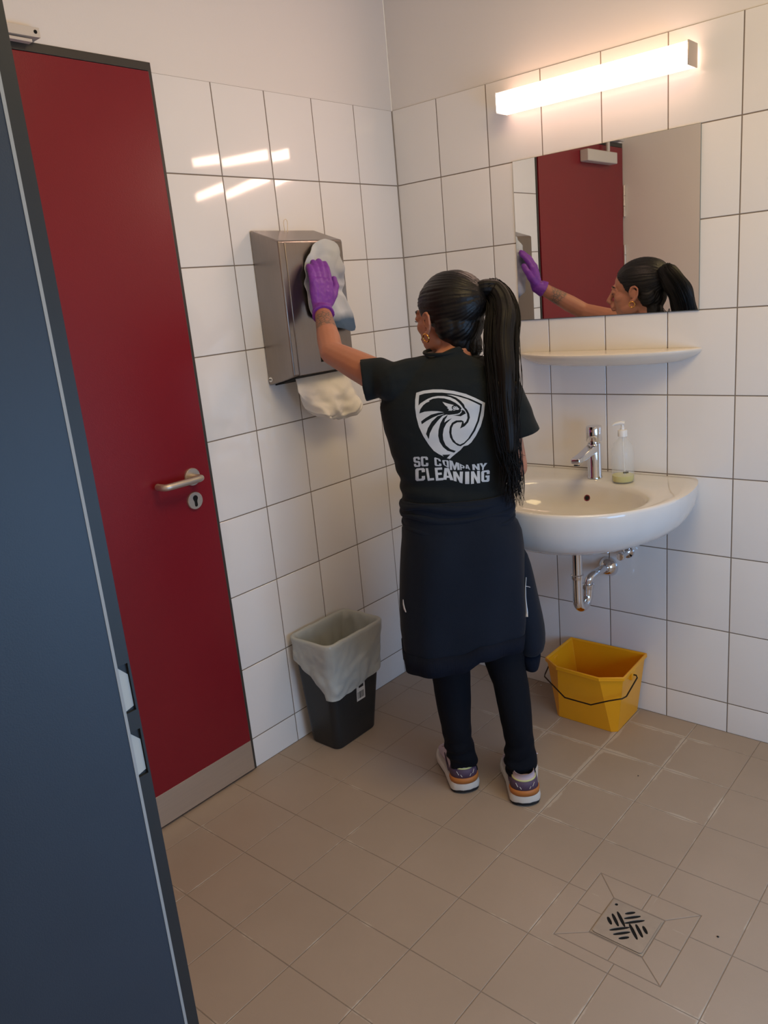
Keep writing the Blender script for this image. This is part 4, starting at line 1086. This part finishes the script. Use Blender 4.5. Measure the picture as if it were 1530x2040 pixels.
    def onj(u, v, lift=.0025):
        d = at_ray(u, v); h, nn_, _, _ = jb.ray_cast(CP, d)
        if h is None: return P(u, v, 0)
        if nn_.dot(d) > 0: nn_ = -nn_
        return h + nn_ * lift
    z1_ = MB(); z1_.tube([onj(*q) for q in ((1047, 1150), (1046, 1170), (1046.5, 1190), (1048, 1207), (1049, 1219), (1047, 1229))], [.0012, .0016, .0022, .0030, .0040, .0050], 8, flat=.5)
    z1_.tube([onj(1046, 1167.5), onj(1051, 1168.5), onj(1055, 1170)], .0009, 6)
    z1_.build('zipper', M['zip'], jk, smooth=60)
    z2_ = MB(); z2_.tube([onj(*q) for q in ((804.5, 1194), (805, 1203), (807, 1212), (810, 1219.5))], [.0012, .0026, .003, .0018], 8, flat=.5); z2_.build('zipper', M['zip'], jk, smooth=60)
    return jk
jacket()

# ---- leggings
def leggings():
    mb = MB()
    for LG in (LEGL, LEGR):
        R2 = [(r[0], r[1], r[2], r[3], r[4]) for r in LG]
        loft(R2, mb=mb, n=28, e=2)
    loft([(1160, 812, 1036, .03, .112), (1225, 826, 1040, .022, .10), (1250, 834, 1040, .016, .085)], mb=mb, ff=.72)
    me = remeshed(mb, 0.0048, 4, .5)
    def fold(co, n):
        d = 0.0012 * noise.noise(co * 22)
        if co.z < 0.24: 
            a = min(1, (0.24 - co.z) * 10)
            d += a * (0.0028 * sin(co.z * 120 + 5 * noise.noise(co * 11)) + .002 + .006 * noise.noise(co * 15))
        return n * d
    displace(me, fold); shift(me, PO)
    return link('leggings', me, M['leg'], person, smooth=180)
leggings()

# ---- gloves
def glove(wrist, fd_, bk_, th_, arm_from, curl, name='glove'):
    mb = MB(); hand(mb, wrist, fd_, bk_, th_, g=.0032, curl=curl)
    d = (arm_from - wrist).normalized()
    mb.tube([wrist + fd_.normalized() * .012, wrist, wrist + d * .018, wrist + d * .033], [.0285, .0295, .0315, .0345], 22)
    me = remeshed(mb, 0.0026, 2, .5)
    displace(me, lambda co, n: n * (0.0013 * noise.noise(co * 55) + .0008 * noise.noise(co * 120)))
    shift(me, PO); return link(name, me, M['glove'], person, smooth=180)
glove(wristL, fL, bL, tL, elbL, .16); glove(wristR, fR, bR, tR, elbR, .42)

# ---- sneakers
def sneaker(hx, d, lace_side):
    d = d.normalized(); s_ = UP.cross(d).normalized()          # s_: towards the wearer's left
    W = lambda a, b, c: hx + d * a + s_ * (b * 1.20) + UP * (c * 1.20)
    LN = 0.245
    def width(a, z=0):   # half-width of the sole
        t = a / LN
        if t < .12: w_ = .034 * math.sqrt(max(0, 1 - ((.12 - t) / .12) ** 2)) 
        elif t < .45: w_ = lerp(.034, .036, (t - .12) / .33)
        elif t < .72: w_ = lerp(.036, .045, (t - .45) / .27)
        else: w_ = .045 * math.sqrt(max(0, 1 - ((t - .72) / .30) ** 2.2))
        return max(w_, .001)
    st = [0.0005, .003, .008, .016, .028, .05, .08, .11, .14, .17, .195, .215, .23, .24, .2445]
    def slab(z0f, z1f, grow, mb, inset=0.0):
        loop = [(a, width(a) + grow) for a in st]
        bot_ = [W(a - (grow if i == 0 else 0), w_ , z0f(a)) for i, (a, w_) in enumerate(loop)] + [W(a - (grow if i == 0 else 0), -w_, z0f(a)) for i, (a, w_) in reversed(list(enumerate(loop)))]
        mid = [W(a - (grow if i == 0 else 0), w_ + .002, (z0f(a) + z1f(a)) / 2) for i, (a, w_) in enumerate(loop)] + [W(a - (grow if i == 0 else 0), -w_ - .002, (z0f(a) + z1f(a)) / 2) for i, (a, w_) in reversed(list(enumerate(loop)))]
        top_ = [W(a - (grow if i == 0 else 0) + .001, w_ - .001, z1f(a)) for i, (a, w_) in enumerate(loop)] + [W(a - (grow if i == 0 else 0) + .001, -w_ + .001, z1f(a)) for i, (a, w_) in reversed(list(enumerate(loop)))]
        mb.rings([bot_, mid, top_])
    tip = lambda a: .004 * max(0, (a - .18) / .065) ** 2 + .005 * max(0, (.02 - a) / .02)
    # upper: sections along the foot
    def sect(a, grow=0.0, ztop=None, z0=None):
        t = a / LN; w_ = width(a) - .003 + grow
        zt = ztop if ztop is not None else (.082 if t < .04 else lerp(.082, .070, (t - .04) / .2) if t < .24 else lerp(.072, .082, (t - .24) / .14) if t < .38 else lerp(.082, .048, (t - .38) / .45) if t < .83 else lerp(.048, .026, (t - .83) / .17))
        zt += grow; zb = .024 if z0 is None else z0
        ring = []
        for k in range(24):
            an = 2 * pi * k / 24
            y = w_ * math.copysign(abs(cos(an)) ** .75, cos(an)); zz = (zt + zb) / 2 + (zt - zb) / 2 * math.copysign(abs(sin(an)) ** .8, sin(an))
            nar = 1 - .38 * max(0, (zz - .045) / .045)
            ring.append(W(a, y * nar, zz))
        return ring
    up = MB(); up.rings([sect(a) for a in (.002, .006, .012, .025, .04, .06, .08, .095, .11, .14, .17, .2, .22, .235, .242)])
    U_ = up.build('sneaker', M['lilac'], person, smooth=60)
    mb = MB(); slab(lambda a: .006 + tip(a), lambda a: .034 - .010 * min(1, a / .10) + .003 * max(0, (a - .19) / .05), .003, mb)
    mb.build('midsole', M['sole'], U_, smooth=50, bevel=.003, seg=3)
    mb = MB(); slab(lambda a: .0003 + tip(a) * .8, lambda a: .0065 + tip(a), .0005, mb); mb.build('outsole', M['outsole'], U_, smooth=50)
    # heel counter wraps the back, orange foam below it
    def wrap(z0, z1, g, amax, name, m_, flare=0.0, zfall=0.0):
        m4 = MB(); R3 = []
        for z, gg in ((z0, 0), (z0, g), ((z0 + z1) / 2, g + .001), (z1, g), (z1, 0)):
            row = []
            for k in range(-12, 13):
                th = k / 12 * pi / 2 * 1.0
                nar = 1 - .25 * max(0, (z - .045) / .045)
                a = .034 - (.034 + gg + flare * (z - z0)) * cos(th); b = (.0335 + gg) * sin(th) * nar
                if abs(k) > 10: a += amax * (abs(k) - 10) / 2
                zz = z + (zfall * (abs(k) / 12) ** 2 if z > z0 + .001 else 0)
                row.append(W(a, b, zz))
            R3.append(row)
        nn = len(R3[0]); m4.add([p for r in R3 for p in r], [(i * nn + k, i * nn + k + 1, (i + 1) * nn + k + 1, (i + 1) * nn + k) for i in range(len(R3) - 1) for k in range(nn - 1)])
        return m4.build(name, m_, U_, smooth=180)
    hc_ = wrap(.0445, .070, .0015, .012, 'heel_counter', M['plum'])
    wrap(.030, .0455, .0030, .004, 'heel_foam', M['tan'])
    wrap(.0695, .0745, .0004, .006, 'lining_edge', M['lime'])
    wrap(.0740, .090, -.0016, .0, 'heel_tab', M['lilac'], flare=.05)
    mb = MB()
    for k, b0, b1, z0, z1 in ((0, -.018, -.0225, .056, .066), (1, -.010, -.0135, .051, .057), (2, .010, .0135, .051, .057), (3, .018, .0225, .056, .066)):
        def pt(b, z): 
            th = math.asin(max(-1, min(1, b / .0365))); return W(.034 - .0368 * cos(th), b, z)
        MB().tube([pt(b0, z0), pt(b1, z1)], .0009, 6).build('reflective_stripe', M['sole'], hc_)
    
    # side overlay and laces
    mb = MB()
    for sd in (1, -1):
        path = [(.045, .050), (.07, .040), (.10, .046), (.125, .060)]
        mb.tube([W(a, sd * (width(a) - .001 - .18 * max(0, z - .04)), z) for a, z in path], [.007, .006, .006, .004], 8, flat=.35)
    mb.build('side_overlay', M['plum'], U_, smooth=60)
    mb = MB()
    for i in range(4):
        a = .098 + .018 * i; z = .0865 - .0075 * i
        mb.tube([W(a, -.017, z - .004), W(a + .004, 0, z + .004), W(a, .017, z - .004)], .0022, 6)
    if lace_side:
        for sg in (1, -1):
            mb.tube([W(.095, 0, .092), W(.092, sg * .020, .100), W(.098, sg * .042, .094), W(.103, sg * .026, .088), W(.096, 0, .091)], .0018, 6)
            mb.tube([W(.095, 0, .092), W(.10, sg * .02, .088), W(.112, sg * .030, .074)], .0015, 6)
    mb.build('shoelace', M['lilac'], U_, smooth=60)
    return U_
for i, (hx, d) in enumerate(FEET): sneaker(hx, d, True)

# ---- hair
def hair():
    mb = MB()
    mb.ell(H(-.027, 0, .034), (.104, .0805, .0845), HA, n=40, m=26)
    mb.ell(H(-.066, 0, -.020), (.044, .060, .056), HA)
    mb.ell(H(-.056, 0, -.056), (.038, .048, .046), HA)
    mb.ell(H(-.062, -.012, -.076), (.030, .042, .044), HA)
    for s_ in (1, -1): mb.ell(H(-.048, s_ * .045, -.018), (.036, .030, .045), HA)
    me = remeshed(mb, 0.0032, 3, .5)
    tie = H(-.104, -.028, .045)
    def comb(co, n):
        # comb grooves radiating to the tie
        v = co - tie; a = math.atan2(v.dot(HL), v.dot(HU) + 1e-6); 
        g_ = sin(a * 60 + 6 * noise.noise(co * 12)) * .0007 + noise.noise(V((a * 9, v.length * 5, 0))) * .0022
        return n * g_
    displace(me, comb)
    # hairline: nothing grows in front of it
    line = [(-.2, -.030), (-.050, -.030), (-.022, -.016), (-.008, .010), (.010, .026), (.028, .034), (.045, .050), (.062, .062), (.085, .060), (.2, .060)]
    bm = bmesh.new(); bm.from_mesh(me); kill = []
    for f_ in bm.faces:
        c = f_.calc_center_median() - HC; u = c.dot(HU); ff_ = c.dot(HF)
        lim = next((lerp(a[1], b[1], (u - a[0]) / (b[0] - a[0])) for a, b in zip(line, line[1:]) if a[0] <= u <= b[0]), .06)
        if ff_ > lim + .0025 * noise.noise(c * 90): kill.append(f_)
    bmesh.ops.delete(bm, geom=kill, context='FACES'); bm.to_mesh(me); bm.free()
    shift(me, PO)
    return link('hair', me, M['haircap'], person, smooth=180, solid=.003)
hair_o = hair()
TIE = H(-.102, -.030, .048)
def ponytail():
    path = [TIE + HF * .030 - UP * .004, TIE + V((.006, .002, .012)), P(980, 580, .045), P(997, 600, .03), P(1001, 628, .010), P(999, 660, -.010), P(999, 700, -.030), P(1003, 750, -.052), P(1006, 800, -.072), P(1010, 850, -.082), P(1014, 900, -.088)]
    rad = [.024, .028, .034, .039, .043, .044, .043, .038, .032, .027, .020]
    # smooth path
    def cr(arr, t):
        i = min(int(t), len(arr) - 2); f_ = t - i
        a, b, c, d = arr[max(i - 1, 0)], arr[i], arr[i + 1], arr[min(i + 2, len(arr) - 1)]
        return 0.5 * ((2 * b) + (c - a) * f_ + (2 * a - 5 * b + 4 * c - d) * f_ ** 2 + (3 * b - a - 3 * c + d) * f_ ** 3)
    K = 60; T = [k / K * (len(path) - 1) for k in range(K + 1)]
    PP_ = [cr(path, t) for t in T]; RR = [cr(rad, t) for t in T]
    mb = MB()
    n = 72; rs = []
    prev = None
    for i, p in enumerate(PP_):
        t = (PP_[min(i + 1, K)] - PP_[max(i - 1, 0)]).normalized()
        a = RT if prev is None else prev
        a = (a - t * a.dot(t)).normalized(); prev = a; b = t.cross(a)
        ring = []
        for k in range(n):
            an = 2 * pi * k / n
            g_ = 1 + .07 * noise.noise(V((cos(an) * 3.2, sin(an) * 3.2, i * .035))) + .045 * noise.noise(V((cos(an) * 11, sin(an) * 11, i * .02)))
            ring.append(p + a * (RR[i] * cos(an) * g_ + .003 * sin(i * .42) * min(1, i / 20)) + b * (RR[i] * .72 * sin(an) * g_))
        rs.append(ring)
    mb.rings(rs); pt_ = mb.build('ponytail', M['hair'], hair_o, smooth=180)
    # loose strands
    ms = MB(); rnd = random.Random(11)
    for q in range(230):
        an = rnd.uniform(0, 2 * pi); r0 = rnd.uniform(.80, 1.05); long_ = rnd.random() < .35
        ph = rnd.uniform(0, 6.28); fr = rnd.uniform(5, 11); am = rnd.uniform(.0015, .006); stt = rnd.randint(4, 26)
        en = K if long_ or rnd.random() < .6 else rnd.randint(34, K)
        stray = rnd.random() < .16
        pts = []; prev = None
        for i in range(stt, en + 1, 2):
            t = (PP_[min(i + 1, K)] - PP_[max(i - 1, 0)]).normalized(); a = (RT - t * RT.dot(t)).normalized(); b = t.cross(a)
            s_ = (i - stt) / max(1, en - stt)
            rr_ = RR[i] * r0 * (1 + (.35 * s_ if stray else 0))
            w_ = am * (2.0 if stray else 1) * sin(fr * s_ + ph) * s_
            pts.append(PP_[i] + a * (rr_ * cos(an) + w_) + b * (rr_ * .74 * sin(an)))
        if en == K:   # run on below the bundle
            e = P(1028 + rnd.uniform(-20, 16), rnd.uniform(905, 985) if not long_ else rnd.uniform(960, 1012), rnd.uniform(-.095, -.045))
            s0 = pts[-1]
            for k in range(1, 8):
                t = k / 7; pts.append(s0.lerp(e, t) + RT * (.007 * sin(t * 5 + ph) * t) + NN * 0.0)
        if len(pts) > 2: ms.tube(pts, [.0009] * (len(pts) - 2) + [.0006, .0003], 4)
    # hanging ends spread over the arm and reach below the elbow
    for q in range(110):
        u0 = rnd.uniform(992, 1030); u1 = rnd.uniform(996, 1046); v1 = rnd.uniform(930, 1012); ph = rnd.uniform(0, 6); o_ = rnd.uniform(-.085, -.060); pts = []
        for k in range(18):
            t = k / 17; pts.append(P(lerp(u0, u1, t ** .8) + 3.0 * sin(4 * t + ph) * t - (4 * max(0, t - .85) / .15 if u1 > 1030 else 0), lerp(760, v1, t), o_ + .012 * t))
        ms.tube(pts, [.0009] * 15 + [.0007, .0005, .0003], 4)
    # curls at the outer edge
    for q in range(44):
        v0 = rnd.uniform(620, 760); pts = []
        ph = rnd.uniform(0, 6)
        L_ = rnd.uniform(60, 130)
        for k in range(16):
            t = k / 15; v = v0 + L_ * t; u = 1024 + 12 * sin(t * 3.1) * (0.5 + .5 * sin(ph)) + 6 * sin(t * 7 + ph) - 10 * t * t
            pts.append(P(u, v, -.012 - .03 * t + .01 * sin(ph)))
        ms.tube(pts, [.0010] * 14 + [.0007, .0004], 4)
    # short curls at the nape
    for q in range(14):
        ph = rnd.uniform(0, 6); pts = []
        for k in range(12):
            t = k / 11; pts.append(P(938 + 22 * t + 7 * sin(t * 6 + ph), 676 + (30 + 10 * sin(ph)) * sin(t * 2.6), .03 - .02 * t))
        ms.tube(pts, .0006, 4)
    ms.build('loose_strands', M['hair'], hair_o, smooth=180)
    # hair tie
    tb = MB(); d = (PP_[3] - PP_[0]).normalized(); a = d.orthogonal().normalized(); b = d.cross(a); c = TIE + d * .004
    tb.tube([c + a * (.029 * cos(t)) + b * (.026 * sin(t)) for t in [2 * pi * k / 24 for k in range(24)]], .004, 8, closed=True)
    tb.build('hair_tie', M['black'], hair_o, smooth=180)
ponytail()
# ---- face details and earrings
for s_ in (1, -1):
    mb = MB(); mb.capsule([H(.083, s_ * .016, .0235), H(.083, s_ * .030, .0275), H(.074, s_ * .044, .025), H(.066, s_ * .050, .021)], [.0022, .0026, .0022, .0012], 8); mb.build('eyebrow', M['black'], person, smooth=180)
    mb = MB(); mb.tube([H(.0825, s_ * .019, .001), H(.0865, s_ * .030, -.0015), H(.0835, s_ * .040, -.001), H(.078, s_ * .047, .001)], [.0009, .0012, .0012, .0007], 6); mb.build('eyelash', M['black'], person, smooth=180)
    cen = H(.002, s_ * .080, -.046)
    eo = MB().tube([cen + HF * (.0105 * cos(t)) + HU * (.0105 * sin(t)) + HL * (s_ * .003 * sin(t)) for t in [2 * pi * k / 28 for k in range(28)]], .0022, 10, closed=True).build('earring', M['gold'], person, smooth=180)

# ------------------------------------------------------------ cleaning cloth under the hand
def cloth():
    mb = MB(); n = 46; m = 46
    outl = [(-0.645, 1.470), (-0.652, 1.541), (-0.634, 1.61), (-0.590, 1.655), (-0.545, 1.664), (-0.500, 1.652), (-0.478, 1.60), (-0.476, 1.54), (-0.492, 1.497), (-0.474, 1.462), (-0.446, 1.400), (-0.462, 1.372), (-0.50, 1.378), (-0.555, 1.405), (-0.60, 1.42), (-0.64, 1.435)]
    c = V((-0.555, 1.525)); rs = []
    N = 72
    A_ = [2 * pi * k / N for k in range(N)]
    R0 = [ray2(c, a, outl) for a in A_]
    # smooth radii
    for _ in range(2): R0 = [(R0[i - 1] + 2 * R0[i] + R0[(i + 1) % N]) / 4 for i in range(N)]
    for j in range(16, 0, -1):
        s_ = j / 16; ring = []
        for a, r in zip(A_, R0):
            y = c.x + r * s_ * cos(a); z = c.y + r * s_ * sin(a)
            x = 0.1345 + 0.006 * abs(noise.noise(V((y * 22, z * 22, 0)))) * 2 + 0.004 * sin(a * 11 + 2) * s_ ** 2 + (0.018 * max(0, 1.45 - z) / .08 * s_ if y > -.53 else 0)
            if z > 1.62: x += .004
            ring.append(V((x, y, z)))
        rs.append(ring)
    back = [[p - V((.0022, 0, 0)) for p in r] for r in rs]
    mb.rings(rs, cap0=False); mb.rings(back, cap0=False)
    mb.rings([rs[0], back[0]], False, False)
    m_ = bpy.data.materials.new('white_blue_microfibre'); m_.use_nodes = True; nt = m_.node_tree; N_ = nt.nodes; L = nt.links; b = N_['Principled BSDF']; b.inputs['Roughness'].default_value = .9
    g = N_.new('ShaderNodeNewGeometry'); sp_ = N_.new('ShaderNodeSeparateXYZ'); L.new(g.outputs['Position'], sp_.inputs[0])
    nz = N_.new('ShaderNodeTexNoise'); nz.inputs['Scale'].default_value = 12; L.new(g.outputs['Position'], nz.inputs['Vector'])
    ad = N_.new('ShaderNodeMath'); ad.operation = 'MULTIPLY_ADD'; L.new(nz.outputs['Fac'], ad.inputs[0]); ad.inputs[1].default_value = .05; L.new(sp_.outputs['Z'], ad.inputs[2])
    r_ = N_.new('ShaderNodeValToRGB'); mr = N_.new('ShaderNodeMapRange'); L.new(ad.outputs[0], mr.inputs['Value']); mr.inputs['From Min'].default_value = 1.40; mr.inputs['From Max'].default_value = 1.70
    L.new(mr.outputs[0], r_.inputs[0]); L.new(r_.outputs[0], b.inputs['Base Color'])
    e = r_.color_ramp.elements; e[0].position = .0; e[0].color = (*s2l((70, 92, 122)), 1); e[1].position = 1; e[1].color = (*s2l((196, 198, 196)), 1)
    for ps, cl_ in ((.13, (78, 102, 134)), (.22, (200, 208, 222)), (.40, (208, 213, 222)), (.55, (160, 166, 184)), (.8, (196, 200, 200))):
        q = e.new(ps); q.color = (*s2l(cl_), 1)
    o = mb.build('cleaning_cloth', m_, origin=(0.13, -0.56, 1.4), smooth=180)
    return tag(o, 'white and blue cleaning cloth pressed on the dispenser under the gloved hand', 'cloth')
cloth()

# small crumbs on the floor
for k, (x, y, sz, m_) in enumerate(((0.525, -0.031, .004, 'whitep'), (1.058, -0.379, .0022, 'black'), (1.458, -0.865, .003, 'black'))):
    mb = MB(); mb.ell((x, y, sz * .5), (sz, sz * .7, sz * .55), n=8, m=5)
    o = mb.build('floor_crumb', M[m_], origin=(x, y, 0), smooth=60)
    tag(o, ('tiny white crumb on the floor between the bucket and the left leg', 'tiny dark crumb on the floor in front of the yellow bucket', 'tiny dark crumb on the floor right of the drain')[k], 'crumb')
for o in bpy.data.objects:
    if '_o' in o: del o['_o']
